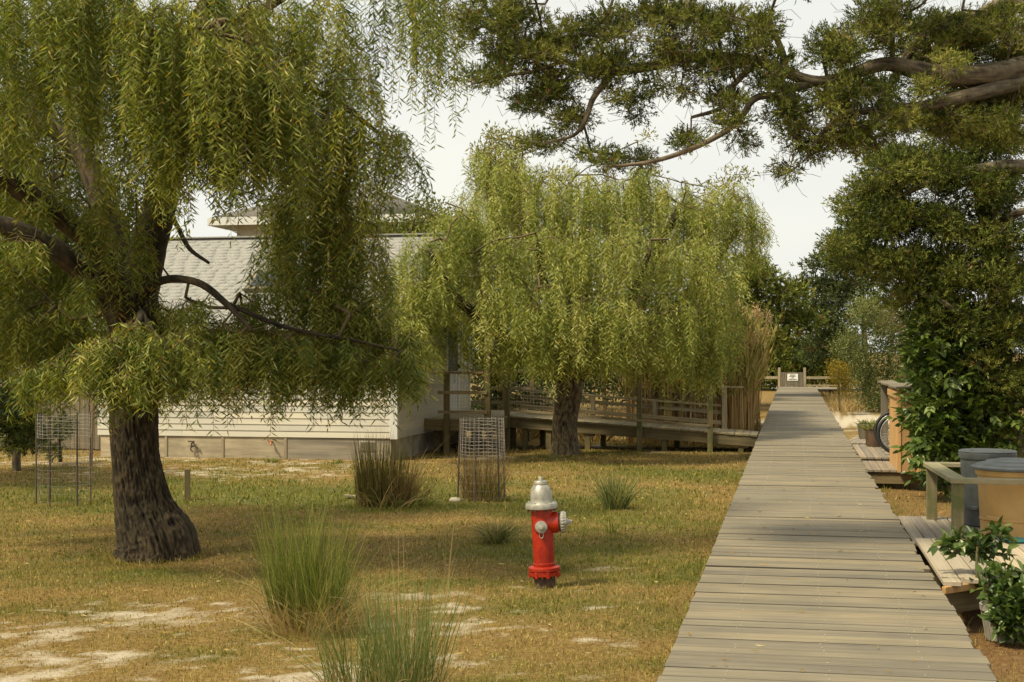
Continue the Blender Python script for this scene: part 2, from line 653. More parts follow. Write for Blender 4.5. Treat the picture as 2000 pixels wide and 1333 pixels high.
def red_paint():
    m, n, l, b, o = new_mat('red_paint')
    t = n.new('ShaderNodeTexCoord')
    v = t.outputs['Object']
    a = noise(n, l, v, 30, 5)
    c = ramp(n, l, a, [(0.3, (0.31, 0.014, 0.002)), (0.55, (0.40, 0.021, 0.003)), (0.8, (0.45, 0.036, 0.006))])
    ch = noise(n, l, v, 16, 6, 0.7)
    chr_ = ramp(n, l, ch, [(0.63, (0, 0, 0)), (0.66, (1, 1, 1))])
    c = mixc(n, l, c, (0.14, 0.035, 0.018), chr_)
    dd = noise(n, l, v, 5, 5)
    c = mixc(n, l, c, ramp(n, l, dd, [(0.35, (0.72, 0.66, 0.6)), (0.65, (1.05, 1.0, 1.0))]), 1.0, 'MULTIPLY')
    l.new(c, b.inputs['Base Color'])
    b.inputs['Roughness'].default_value = 0.42
    bump(n, l, noise(n, l, v, 60, 4), b, 0.25, 0.004)
    return m


def silver_paint():
    m, n, l, b, o = new_mat('silver_paint')
    t = n.new('ShaderNodeTexCoord')
    v = t.outputs['Object']
    a = noise(n, l, v, 22, 5)
    c = ramp(n, l, a, [(0.3, (0.26, 0.25, 0.20)), (0.55, (0.40, 0.385, 0.325)), (0.8, (0.47, 0.455, 0.39))])
    l.new(c, b.inputs['Base Color'])
    b.inputs['Metallic'].default_value = 0.35
    b.inputs['Roughness'].default_value = 0.42
    bump(n, l, noise(n, l, v, 90, 4), b, 0.25, 0.003)
    return m


M['red'] = red_paint()
M['silver'] = silver_paint()
M['rustpipe'] = plain('rusty_standpipe', (0.085, 0.05, 0.032), 0.85, var=0.4, scale=25, bumpy=0.4)


def ground_mat():
    m, n, l, b, o = new_mat('lawn_ground')
    a = n.new('ShaderNodeAttribute')
    a.attribute_name = 'col'                        # r: sand, g: green, b: needle litter
    sp = n.new('ShaderNodeSeparateColor')
    l.new(a.outputs['Color'], sp.inputs[0])
    t = n.new('ShaderNodeTexCoord')
    v = t.outputs['Object']
    f1 = noise(n, l, v, 26, 6, 0.7)
    f2 = noise(n, l, v, 90, 4, 0.7)
    f3 = noise(n, l, v, 5, 4)
    dry = ramp(n, l, f1, [(0.25, (0.10, 0.064, 0.022)), (0.5, (0.23, 0.155, 0.056)), (0.8, (0.40, 0.285, 0.115))])
    dry = mixc(n, l, dry, ramp(n, l, f3, [(0.3, (0.85, 0.8, 0.75)), (0.7, (1.1, 1.1, 1.05))]), 1.0, 'MULTIPLY')
    grn = ramp(n, l, f1, [(0.25, (0.05, 0.055, 0.012)), (0.55, (0.12, 0.12, 0.03)), (0.8, (0.2, 0.18, 0.06))])
    lit = ramp(n, l, f1, [(0.25, (0.08, 0.045, 0.02)), (0.5, (0.19, 0.11, 0.05)), (0.8, (0.36, 0.23, 0.11))])
    snd = ramp(n, l, f2, [(0.2, (0.36, 0.30, 0.205)), (0.6, (0.53, 0.46, 0.345)), (0.9, (0.62, 0.56, 0.44))])
    c = mixc(n, l, dry, grn, sp.outputs[1])
    c = mixc(n, l, c, lit, sp.outputs[2])
    sm = n.new('ShaderNodeMath')
    sm.operation = 'ADD'
    sub = n.new('ShaderNodeMath')
    sub.operation = 'MULTIPLY_ADD'
    sub.inputs[1].default_value = 0.9
    sub.inputs[2].default_value = -0.45
    l.new(f1, sub.inputs[0])
    l.new(sp.outputs[0], sm.inputs[0])
    l.new(sub.outputs[0], sm.inputs[1])
    sr = ramp(n, l, sm.outputs[0], [(0.34, (0, 0, 0)), (0.92, (1, 1, 1))])
    c = mixc(n, l, c, snd, sr)
    l.new(c, b.inputs['Base Color'])
    b.inputs['Roughness'].default_value = 0.95
    b.inputs['Specular IOR Level'].default_value = 0.1
    bump(n, l, f1, b, 0.8, 0.03)
    return m


M['ground'] = ground_mat()

# ------------------------------------------------------------------ ground sheet
SANDS = [(330, 1205, .75, .45, .42), (200, 1200, .6, .4, .26), (60, 1235, .9, .5, .30), (120, 1290, .9, .4, .36), (250, 1275, .5, .25, .30), (30, 1320, .8, .4, .36),
         (600, 1320, .5, .5, .42), (860, 1190, .7, .45, .34), (780, 1170, .8, .35, .30), (700, 1215, .6, .5, .33), (940, 1225, .6, .35, .30), (500, 1190, .6, .3, .28),
         (1040, 1150, .35, .12, .36), (1175, 1113, .18, .15, .42), (1160, 1190, .22, .15, .36), (420, 925, 2.2, .8, .30), (560, 918, 2.0, .7, .32), (650, 905, 2.0, .7, .28),
         (900, 893, 1.6, .8, .26), (1250, 876, 3.0, .9, .34), (240, 895, 2.5, .9, .30), (120, 905, 2.2, .6, .30), (1660, 822, 2.2, 5.0, .75), (1730, 925, 1.2, .9, .55), (1640, 800, 1.6, 2.5, .5),
         (560, 1260, .5, .3, .3), (800, 1290, .6, .35, .3), (1130, 1250, .3, .12, .3), (1060, 1275, .25, .1, .28)]
SANDS = [(gp(a, b), c, d, e) for a, b, c, d, e in SANDS]
GREENS = [(600, 965, 4.2, 2.0, .9), (300, 965, 2.8, 2.2, .8), (860, 970, 2.5, 1.5, .7), (1180, 1010, 1.5, 2.2, .55), (1300, 925, 2.0, 1.5, .75), (1250, 1060, 1.2, 1.2, .4), (1420, 1010, .7, 2.2, .4),
          (1000, 1080, 1.3, 1.2, .45), (350, 1140, 1.6, .6, .35), (120, 1110, 2.2, .9, .35), (700, 1100, 1.5, .9, .4), (1330, 1120, .6, .8, .45), (1330, 1230, .4, .3, .35), (1000, 1190, .6, .3, .3),
          (130, 970, 1.2, 1.2, .6), (1720, 985, .4, 1.2, .5), (1780, 1010, .5, .5, .4), (420, 1290, .8, .3, .25), (1190, 1180, .4, .3, .35), (1300, 1300, .4, .2, .2)]
GREENS = [(gp(a, b), c, d, e) for a, b, c, d, e in GREENS]


def masks(x, y):
    p = np.stack([x, y, np.zeros_like(x)], -1)
    n1 = fbm(p * 1.5 + 3.1, 4)
    n2 = fbm(p * 6.0 + 11.3, 4)
    n3 = fbm(p * np.array([11.0, 16.0, 1]) + 5.9, 3)
    reg = np.zeros_like(x)
    for c, rx, ry, w in SANDS:
        reg = np.maximum(reg, w * np.exp(-(((x - c[0]) / rx) ** 2 + ((y - c[1]) / ry) ** 2) ** .8))
    sand = (0.24 * n1 + 0.36 * n2 + 0.56 * n3 - 0.58) * 2.4 + reg * 1.3 - 0.27
    sand = np.clip(np.minimum(sand, reg * 3 + .02) * 1.6 + 0.36, 0, 1)
    green = np.zeros_like(x)
    for c, rx, ry, w in GREENS:
        green = np.maximum(green, w * np.exp(-((x - c[0]) / rx) ** 2 - ((y - c[1]) / ry) ** 2))
    g2 = fbm(p * np.array([0.8, 1.1, 1]) + 7.7, 4)
    green = np.clip(green * 1.1 + (g2 - 0.46) * 1.9 + (n2 - 0.5) * 0.8, 0, 1)
    lit = np.where(x > 0.9, np.clip(1.3 - np.abs(y - 9) / 12, 0, 1), 0.0) * np.clip((x - 0.9) * 3, 0, 1)
    lit = lit * (1 - 0.6 * green)
    return sand, green, lit


def axis(lo, hi, step, far):
    a = np.arange(lo, hi + 1e-6, step)
    ext = []
    s = step
    v = 0
    while v < far:
        s = s * 1.35
        v += s
        ext.append(v)
    ext = np.array(ext)
    return np.concatenate([lo - ext[::-1], a, hi + ext])


gx = axis(-17, 4, 0.11, 900)
gy = axis(4, 34, 0.11, 900)
X, Y = np.meshgrid(gx, gy, indexing='ij')
x, y = X.ravel(), Y.ravel()
sa, gr, li = masks(x, y)


def ground_z(x, y):
    p = np.stack([x, y, np.zeros_like(x)], -1)
    far = np.clip((np.hypot(x, y) - 70) / 60, 0, 1)
    return (fbm(p * 0.9, 3) - 0.5) * 0.05 * (1 - far) + (fbm(p * 7 + 2.2, 2) - 0.5) * 0.018 * (1 - far)


z = ground_z(x, y)
nx, ny = len(gx), len(gy)
I = np.arange((nx - 1) * (ny - 1))
i0 = (I // (ny - 1)) * ny + I % (ny - 1)
g = G().add(np.stack([x, y, z], -1), np.stack([i0, i0 + ny, i0 + ny + 1, i0 + 1], -1), np.stack([sa, gr, li], -1))
ground = g.build('ground', M['ground'], smooth=True, kind='structure')

# mown grass: separate short blades, denser towards the camera
DRY = [(0.11, 0.072, 0.022), (0.27, 0.19, 0.058), (0.45, 0.335, 0.110), (0.62, 0.49, 0.19)]
GRN = [(0.055, 0.080, 0.010), (0.125, 0.145, 0.018), (0.215, 0.215, 0.036), (0.33, 0.285, 0.070)]


def in_view(x, y, m=80):
    D = y * CT - x * ST
    xc = x * CT + y * ST
    px = 1000 + xc / np.maximum(D, .1) * F
    return (px > -m) & (px < 2000 + m)


def grass(bands):
    g = G()
    for d0, d1, dens, h, w in bands:
        area_w = 2900 / F * d1
        n = int(area_w * (d1 - d0) * dens)
        D = d0 + (d1 - d0) * rng.random(n)
        px = rng.uniform(-650, 2250, n)
        keep = rng.random(n) < D / d1 * np.where((px < -60) | (px > 2060), .5, 1)
        D, px = D[keep], px[keep]
        xc = (px - 1000) / F * D
        x = xc * CT - D * ST
        y = D * CT + xc * ST
        ok = ((x < -0.66) | (x > 1.02)) & ~((x > -12.7) & (x < -6.8) & (y > 24.2)) & ~((x > 1.0) & (x < 2.6) & (y > 10.2) & (y < 14.4)) & (y < 34)
        x, y = x[ok], y[ok]
        sa, gr, li = masks(x, y)
        tuftn = fbm(np.stack([x * 9, y * 9, x * 0], -1), 3)
        ok = rng.random(len(x)) < (1.05 - 0.90 * np.clip(sa * 1.1, 0, 1)) * np.clip(0.25 + 1.5 * (tuftn - 0.25), 0.1, 1) * np.where(li > .3, .45, 1)
        x, y, sa, gr, li = x[ok], y[ok], sa[ok], gr[ok], li[ok]
        n = len(x)
        z = ground_z(x, y)
        hh = h * rng.uniform(0.45, 1.25, n) * (0.75 + 0.5 * gr) * (1 - .35 * sa)
        ang = rng.uniform(0, 2 * PI, n)
        lean = np.abs(rng.normal(0.55, 0.4, n))
        d = np.stack([np.cos(ang) * np.sin(lean), np.sin(ang) * np.sin(lean), np.cos(lean)], -1)
        a2 = rng.uniform(0, PI, n)
        s = np.stack([np.cos(a2), np.sin(a2), 0 * a2], -1) * (w * rng.uniform(0.6, 1.3, n))[:, None]
        P = np.stack([x, y, z - 0.004], -1)
        V = np.stack([P - s / 2, P + s / 2, P + d * hh[:, None]], 1).reshape(-1, 3)
        f = np.arange(n * 3).reshape(-1, 3)
        t = np.clip(rng.beta(1.6, 1.6, n) + (tuftn[ok] - 0.5) * 0.9, 0, 1)
        isg = (rng.random(n) < np.clip(gr * 1.1 + 0.20, 0, 0.95))[:, None]
        c = np.where(isg, grad(t, GRN), grad(t, DRY))
        c = np.where((li[:, None] > .3) & ~isg, c * np.array([0.95, 0.78, 0.7]), c)
        g.add(V, f, np.repeat(c, 3, 0))
    return g


grass([(6.5, 9.5, 5200, .040, .0065), (9.5, 13, 3300, .042, .0085), (13, 18, 1600, .046, .012), (18, 30, 480, .055, .02)]).build('grass', M['blade'], kind='stuff')

# ------------------------------------------------------------------ boardwalk
XL, XR, BZ = -0.64, 0.975, 0.35
bw = thing('boardwalk', 'long straight boardwalk of weathered grey planks running to the gate', None, (0, 0, 0), kind='structure')
PW = 0.19
yy = 5.6
nail = G()
while yy < 60.5:
    w = random.choice((.185, .184, .182, .178, .168)) + random.uniform(-.002, .002)
    ex = random.gauss(0, .004)
    ex2 = random.gauss(0, .008) - (0.025 if random.random() < .08 else 0)
    xl, xr = XL + ex, XR + ex2
    dz = random.gauss(0, .0022)
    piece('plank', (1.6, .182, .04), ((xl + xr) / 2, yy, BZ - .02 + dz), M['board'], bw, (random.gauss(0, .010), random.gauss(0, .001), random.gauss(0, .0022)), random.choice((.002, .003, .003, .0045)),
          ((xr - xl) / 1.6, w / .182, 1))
    if yy < 40:
        for jx in (-0.32, 0.17, 0.66):
            for k in (-.045, .045):
                if random.random() < .75:
                    c = np.array([jx + random.gauss(0, .012), yy + k + random.gauss(0, .006), BZ + dz + .0022])
                    a = np.arange(6) * PI / 3
                    r = random.uniform(.0035, .0055)
                    nail.add(np.vstack([c + np.stack([np.cos(a) * r, np.sin(a) * r, 0 * a], -1), c + [0, 0, .0015]]), np.stack([np.arange(6), (np.arange(6) + 1) % 6, np.full(6, 6)], -1))
    yy += PW
nail.build('nail_head', M['nail'], bw, kind='stuff')
for jx in (-0.5, 0.17, 0.84):
    piece('joist', (.06, 55.5, .2), (jx, 33.2, BZ - .145), M['beam'], bw, bev=.004)
yy = 7
while yy < 60:
    for jx in (-0.42, 0.76):
        piece('pile', (.12, .12, .22), (jx, yy, .07), M['beam'], bw, bev=.006)
    yy += 2.4
# the cross walk at the far end
for k in range(22):
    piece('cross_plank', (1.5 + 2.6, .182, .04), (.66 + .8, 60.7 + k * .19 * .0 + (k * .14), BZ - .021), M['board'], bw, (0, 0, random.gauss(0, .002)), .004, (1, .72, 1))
mk = G()


def stroke(g, cx, cy, pts, s, z, w=.006):
    for (ax, ay), (bx, by) in pts:
        a = np.array([cx + ax * s, cy + ay * s, z])
        b = np.array([cx + bx * s, cy + by * s, z])
        d = unit((b - a)[None])[0]
        n = np.array([-d[1], d[0], 0]) * w / 2
        g.add(np.array([a - n, b - n, b + n, a + n]), np.array([[0, 1, 2, 3]]))


mc = gp(1476, 954, BZ)
for k, sh in enumerate([[((0, .5), (.25, 0)), ((.25, 0), (.5, .5))], [((.2, .5), (.2, 0))], [((0, 0), (.5, .5)), ((0, .5), (.5, 0))], [((0, 0), (.5, .5)), ((0, .5), (.5, 0))]]):
    stroke(mk, mc[0] - .1 + k * .055, mc[1] - .05, sh, .08, BZ + .007, .008)
mk.build('ink_mark', M['ink'], bw)

# ------------------------------------------------------------------ house
HX0, HX1, HY0, HY1 = -12.6, -6.9, 24.3, 30.05
ho = thing('house', 'small white clapboard house with grey shingle roof behind the willows', 'house', (-9.75, 27.2, 0))
RY, RZ, EZ = 27.2, 4.22, 2.52
g = G()
V = np.array([[HX0, HY0, .38], [HX1, HY0, .38], [HX1, HY1, .38], [HX0, HY1, .38], [HX0, HY0, EZ + .1], [HX1, HY0, EZ + .1], [HX1, HY1, EZ + .1], [HX0, HY1, EZ + .1], [HX0, RY, RZ - .12], [HX1, RY, RZ - .12]])
g.add(V, [np.array([[0, 1, 5, 4], [2, 3, 7, 6], [3, 2, 1, 0]]), np.array([[1, 2, 6, 9, 5], [3, 0, 4, 8, 7]])])
g.build('wall', M['trim'], ho)
nco = 19
for k in range(nco):
    zc = .40 + k * .113
    xs = sorted([HX0] + [random.uniform(HX0 + .6, HX1 - .6) for _ in range(2)] + [HX1 - .06])
    for a, b in zip(xs[:-1], xs[1:]):
        if b - a < .1:
            continue
        piece('clapboard', (1.0, .016, .125), ((a + b) / 2, HY0 - .014, zc + .055), M['siding'], ho, (math.radians(-7), 0, 0), .0, (b - a - .003, 1, 1))
for k in range(34):
    zc = .40 + k * .113
    y0, y1 = HY0, HY1
    if zc > EZ - .05:
        fr = max(0, (RZ - .2 - zc) / (RZ - EZ))
        y0, y1 = RY - (RY - HY0) * fr, RY + (HY1 - RY) * fr
    if y1 - y0 < .3:
        continue
    piece('clapboard', (.016, 1.0, .125), (HX1 + .014, (y0 + y1) / 2, zc + .055), M['siding'], ho, (0, math.radians(-7) * -1, 0), .0, (1, y1 - y0 - .02, 1))
piece('corner_board', (.10, .10, 2.2), (HX1 - .02, HY0 + .02, 1.48), M['trim'], ho, bev=.003, scale=(1.4, 1.0, 1)).location.y -= .045
piece('corner_board', (.10, .10, 2.2), (HX1 - .01, HY1 - .03, 1.48), M['trim'], ho)
# foundation
xs = [HX0 + .05, -11.25, -10.15, -8.95, -6.98]
for a, b in zip(xs[:-1], xs[1:]):
    piece('foundation_panel', (1.0, .03, .50), ((a + b) / 2, HY0 + .012, .14), M['ply'], ho, (0, 0, 0), .0, (b - a - .012, 1, 1))
for xx in xs[1:-1]:
    piece('batten', (.05, .02, .5), (xx, HY0 - .010, .141), M['pale_post'], ho, bev=.002)
piece('foundation_wall', (.08, HY1 - HY0 - .2, .52), (HX1 - .08, (HY0 + HY1) / 2 + .05, .13), M['concrete'], ho)
vt = thing('vent', None, None, (-7.42, HY0 + .02, .25))
vt.parent = ho
vt.location = Vector((-7.42, HY0 + .02, .25)) - Vector(ho['_o'])
piece('vent_plate', (.30, .02, .19), (-7.42, HY0 - .006, .25), M['concrete'], vt)
for k in range(6):
    piece('louvre', (.26, .012, .012), (-7.42, HY0 - .020, .18 + k * .027), M['fence'], vt, bev=0)
g = G()
c = gp(347, 882)
c = np.array([-10.72, HY0 - .005, .28])
g.add(*segs([c, c + [0, -.08, -.02], c + [-.06, -.09, .02]], [c + [0, -.08, -.02], c + [0, -.10, -.09], c + [.06, -.09, .02]], .015, .014, 6))
a = np.linspace(0, 1.4 * PI, 14)
ring = np.stack([.07 * np.cos(a) + c[0] + .04, np.full(14, c[1] - .05), .05 * np.sin(a) + c[2] - .12], -1)
V, Fs, _ = tube(ring, .012, 6)
g.add(V, Fs)
g.build('outdoor_tap', M['rust'], ho, smooth=True)
g = G()
c = np.array([-9.2, HY0 - .005, .31])
g.add(*segs([c, c + [0, -.10, -.01], c + [0, -.10, -.01]], [c + [0, -.10, -.01], c + [.03, -.14, -.05], c + [-.05, -.10, .03]], .016, .014, 6))
g.build('copper_spout', M['copper'], ho, smooth=True)
# roof slopes with separate shingle tabs
rf = G()
th = math.atan2(RZ - EZ, RY - HY0)
OV = .32
for sgn in (1, -1):
    ey = HY0 - OV if sgn > 0 else HY1 + OV
    ez = EZ + .1 - OV * math.tan(th)
    for zo, k in ((0.0, 0),):
        a = [[HX0 - .2, ey, ez], [HX1 + .2, ey, ez], [HX1 + .2, RY, RZ], [HX0 - .2, RY, RZ]]
        b_ = [[p[0], p[1], p[2] - .09] for p in a]
        rf.add(np.array(a + b_), np.array([[0, 1, 2, 3], [7, 6, 5, 4], [0, 4, 5, 1], [1, 5, 6, 2], [3, 7, 4, 0]]))
roof = rf.build('roof', M['dark_shingle'], ho)
sh = G()
slope = math.hypot(RY - HY0 + OV, RZ - EZ - .1 + OV * math.tan(th))
nc = int(slope / .135)
for sgn in (1, -1):
    ey = HY0 - OV if sgn > 0 else HY1 + OV
    ez = EZ + .1 - OV * math.tan(th)
    rows = range(nc + 1)
    for r in rows:
        t0 = r / (nc + .6)
        t1 = min(1.0, (r + 1.25) / (nc + .6))
        xx = HX0 - .22 - random.uniform(0, .25)
        while xx < HX1 + .22:
            w = random.uniform(.22, .34)
            j = random.uniform(-.006, .006) / slope
            a, b_ = max(xx, HX0 - .23), min(xx + w - .006, HX1 + .23)
            xx += w
            if b_ - a < .04:
                continue
            lift = random.uniform(.014, .022)
            tt0 = max(0, t0 + j)
            yA, yB = ey + (RY - ey) * tt0, ey + (RY - ey) * t1
            zA, zB = ez + (RZ - ez) * tt0 + lift, ez + (RZ - ez) * t1 + .004
            V = np.array([[a, yA, zA], [b_, yA, zA], [b_, yB, zB], [a, yB, zB], [a, yA, zA - lift], [b_, yA, zA - lift]])
            sh.add(V, [np.array([[0, 1, 2, 3], [4, 5, 1, 0]]), np.array([[0, 3, 4], [1, 5, 2]])])
so = sh.build('shingle', M['shingle'], roof, kind='stuff', origin=ho['_o']) if False else None
V_ = G()
V_.V, V_.F, V_.C, V_.n = sh.V, sh.F, sh.C, sh.n
roof['_o'] = ho['_o']
V_.build('shingle', M['shingle'], roof, kind='stuff')
piece('ridge_cap', (HX1 - HX0 + .44, .22, .03), (-9.75, RY, RZ + .022), M['shingle'], ho, bev=.004)
beam('fascia', (HX1 + .215, HY0 - OV, EZ + .03 - OV * math.tan(th)), (HX1 + .215, RY, RZ - .06), .02, .14, M['trim'], ho)
beam('fascia', (HX1 + .215, HY1 + OV, EZ + .03 - OV * math.tan(th)), (HX1 + .215, RY, RZ - .06), .02, .14, M['trim'], ho)
piece('fascia', (HX1 - HX0 + .42, .02, .13), (-9.75, HY0 - OV - .012, EZ + .04 - OV * math.tan(th)), M['trim'], ho)
# skylight on the slope
skx = at(510, 560, 26)[0]
t_ = .42
sky_c = (skx, HY0 - OV + (RY - HY0 + OV) * t_, EZ + .1 - OV * math.tan(th) + (RZ - EZ - .1 + OV * math.tan(th)) * t_ + .06)
sl = piece('skylight', (.95, .75, .12), sky_c, M['fence'], ho, (th, 0, 0), .006)
sl['_o'] = sky_c
gl = piece('pane', (.80, .60, .02), sky_c, M['glass'], None, bev=.002)
gl.parent = sl
gl.location = (0, 0, .062)
if '_o' in gl:
    del gl['_o']
# door and side window
dr = thing('door', None, None, (HX1 + .03, 28.35, .66))
dr.parent = ho
dr.location = Vector(dr['_o']) - Vector(ho['_o'])
for yy_ in (27.86, 28.84):
    piece('door_frame', (.05, .12, 2.1), (HX1 + .045, yy_, 1.70), M['trim'], dr)
piece('door_frame', (.05, 1.1, .12), (HX1 + .046, 28.35, 2.80), M['trim'], dr)
piece('door_panel', (.04, .86, .88), (HX1 + .035, 28.35, 1.08), M['trim'], dr)
piece('door_screen', (.03, .84, 1.18), (HX1 + .036, 28.35, 2.12), M['screen'], dr)
piece('handle', (.06, .04, .10), (HX1 + .09, 28.78, 1.62), M['black'], dr)
wi = thing('window', None, None, (HX1 + .03, 29.5, 1.7))
wi.parent = ho
wi.location = Vector(wi['_o']) - Vector(ho['_o'])
piece('frame', (.05, .74, 1.15), (HX1 + .037, 29.5, 2.22), M['trim'], wi)
piece('pane', (.02, .46, .92), (HX1 + .058, 29.5, 2.20), M['glass'], wi, bev=0)
piece('sill', (.09, .80, .06), (HX1 + .06, 29.5, 1.66), M['trim'], wi)

# second house behind
h2 = thing('house', 'taller pale house far behind with dark hip roof and white eaves', 'house', (-15.2, 47.5, 0))
ax0, ax1, ay0, ay1 = -18.3, -12.0, 45.0, 51.0
g = G()
V = np.array([[ax0, ay0, 0], [ax1, ay0, 0], [ax1, ay1, 0], [ax0, ay1, 0], [ax0, ay0, 6.3], [ax1, ay0, 6.3], [ax1, ay1, 6.3], [ax0, ay1, 6.3]])
g.add(V, np.array([[0, 1, 5, 4], [1, 2, 6, 5], [2, 3, 7, 6], [3, 0, 4, 7]]))
g.build('wall', M['siding'], h2)
g = G()
o_ = .7
zz = 6.35
V = np.array([[ax0 - o_, ay0 - o_, zz], [ax1 + o_, ay0 - o_, zz], [ax1 + o_, ay1 + o_, zz], [ax0 - o_, ay1 + o_, zz], [ax0 + 2.6, 48, 7.75], [ax1 - 2.6, 48, 7.75]])
g.add(V, [np.array([[0, 1, 5, 4], [2, 3, 4, 5], [3, 2, 1, 0]]), np.array([[1, 2, 5], [3, 0, 4]])])
g.build('roof', M['dark_shingle'], h2)
piece('fascia', (ax1 - ax0 + 2 * o_, .05, .26), ((ax0 + ax1) / 2, ay0 - o_ - .03, zz - .13), M['trim'], h2)
piece('fascia', (.05, ay1 - ay0 + 2 * o_, .26), (ax1 + o_ + .03, 48, zz - .13), M['trim'], h2)
piece('fascia', (.05, ay1 - ay0 + 2 * o_, .26), (ax0 - o_ - .03, 48, zz - .13), M['trim'], h2)
for xx in (-17, -14.2):
    w = piece('window', (1.0, .06, 1.3), (xx, ay0 - .03, 4.9), M['trim'], h2)
    p_ = piece('pane', (.8, .02, 1.1), (0, 0, 0), M['glass'], None, bev=0)
    p_.parent = w
    p_.location = (0, -.035, 0)
    del p_['_o']

# ------------------------------------------------------------------ deck and ramp
DZ = .66
dk = thing('deck', 'raised wooden landing with railing at the side door of the white house', 'deck', (-6.2, 28.2, 0))
for k in range(28):
    piece('deck_plank', (1.36, .135, .035), (-6.19, 26.25 + k * .143, DZ - .018), M['rail'], dk, (0, 0, random.gauss(0, .002)), .003)
piece('rim_beam', (1.36, .045, .19), (-6.19, 26.20, DZ - .135), M['beam'], dk)
piece('rim_beam', (.045, 3.95, .19), (-5.53, 28.2, DZ - .135), M['beam'], dk)
for xx, yv in ((-6.7, 26.5), (-5.7, 26.6), (-6.3, 28.0), (-5.6, 28.4), (-6.7, 29.8), (-5.6, 30.0), (-6.05, 27.2)):
    piece('pile', (.12, .12, .62), (xx, yv, .2), M['beam'], dk)
px_ = at(873, 0, 26.9)
piece('railing_post', (.10, .10, 1.62), (-6.42, 26.12, .70), M['post'], dk)
piece('tall_post', (.11, .11, 2.1), (-5.63, 26.12, 1.55), M['post'], dk)
piece('railing_post', (.09, .09, .9), (-6.12, 30.15, 1.08), M['red_post'], dk)
piece('railing_post', (.09, .09, .9), (-5.52, 30.15, 1.08), M['post'], dk)
piece('rail', (1.0, .11, .04), (-6.2, 26.12, 1.53), M['red_post'], dk)
for zz in (1.16, .79):
    piece('rail', (.95, .035, .06), (-6.1, 26.05, zz), M['rail'], dk)
for zz in (1.50, 1.13, .82):
    piece('rail', (1.35, .035, .07), (-6.2, 30.21, zz), M['rail'], dk)
wg = G()
xs_ = np.linspace(-6.4, -5.65, 15)
wg.add(*segs(np.stack([xs_, xs_ * 0 + 26.09, xs_ * 0 + .68], -1), np.stack([xs_, xs_ * 0 + 26.09, xs_ * 0 + 1.5], -1), .0018, .0018, 3))
zs_ = np.linspace(.72, 1.46, 12)
wg.add(*segs(np.stack([zs_ * 0 - 6.4, zs_ * 0 + 26.09, zs_], -1), np.stack([zs_ * 0 - 5.65, zs_ * 0 + 26.09, zs_], -1), .0015, .0015, 3))
wg.build('wire_netting', M['wire'], dk)

ra = thing('ramp', 'long wooden ramp sloping from the house deck down to the boardwalk', 'ramp', (-3, 28.2, 0))
RX0, RX1, RYA, RYB = -5.48, -0.67, 27.55, 28.85


def rz(x):
    return DZ + (x - RX0) / (RX1 - RX0) * (.335 - DZ)


sl_ = math.atan2(DZ - .335, RX1 - RX0)
nr = 33
for k in range(nr):
    xx = RX0 + (k + .5) * (RX1 - RX0) / nr
    piece('ramp_plank', (.138, 1.34, .035), (xx, 28.2 + random.gauss(0, .008), rz(xx) - .018), M['ramp'], ra, (0, sl_, random.gauss(0, .004)), .003)
for yv in (RYA + .03, 28.2, RYB - .03):
    beam('stringer', (RX0, yv, rz(RX0) - .135), (RX1 + .02, yv, rz(RX1) - .135), .05, .19, M['beam'], ra)
for xx in (-5.2, -4.72, -3.95, -2.45, -.98):
    for yv in (RYA + .09, RYB - .1):
        piece('pile', (.10, .10, 1.0), (xx + (.0 if yv < 28 else .16), yv, (rz(xx) - .08) / 2 - .04), M['post'], ra, scale=(1, 1, rz(xx) - .04))
for xx, tp in ((-5.53, 1.6), (-2.92, 1.55), (-1.56, 1.28)):
    piece('railing_post', (.10, .10, 1.0), (xx, RYA - .055, tp / 2 - .05), M['mossy'], ra, scale=(1, 1, tp + .1))
for xx, tp in ((-4.02, 1.02), (-2.76, .95), (-1.36, 1.2)):
    piece('railing_post', (.09, .09, 1.0), (xx, RYB + .05, tp / 2 + .1), M['pale_post'], ra, scale=(1, 1, tp - .2))
beam('rail', (-5.5, RYB + .05, 1.13), (-1.42, RYB + .05, .84), .10, .04, M['rail'], ra)
beam('rail', (-5.5, RYB - .0, .80), (-1.42, RYB - .0, .50), .035, .08, M['rail'], ra)
beam('rail', (-5.5, RYB + .1, 1.0), (-1.42, RYB + .1, .70), .035, .07, M['rail'], ra)
beam('rail', (-1.5, RYB + .05, 1.22), (-.98, RYB + .05, 1.21), .10, .035, M['pale_post'], ra)
beam('rail', (-5.5, RYA - .11, .78), (-1.56, RYA - .11, .50), .03, .05, M['rail'], ra)
wg = G()
xs_ = np.linspace(-5.5, -1.6, 62)
wg.add(*segs(np.stack([xs_, xs_ * 0 + RYA - .108, rz(xs_) + .02], -1), np.stack([xs_, xs_ * 0 + RYA - .108, rz(xs_) + .72], -1), .0016, .0016, 3))
for q in np.linspace(.04, .7, 11):
    wg.add(*segs([[-5.5, RYA - .108, rz(-5.5) + q]], [[-1.6, RYA - .108, rz(-1.6) + q]], .0016, .0016, 3))
wg.build('wire_netting', M['wire'], ra)

# ------------------------------------------------------------------ fire hydrant
hb = gp(1065, 1150)
hb[2] = ground_z(np.array([hb[0]]), np.array([hb[1]]))[0] - .01
hy = thing('fire_hydrant', 'red fire hydrant with silver bonnet standing on the dry lawn', 'fire hydrant', hb)
hy.rotation_euler = (0, -math.radians(2.6), TH)
hyO = np.array(hy['_o'])


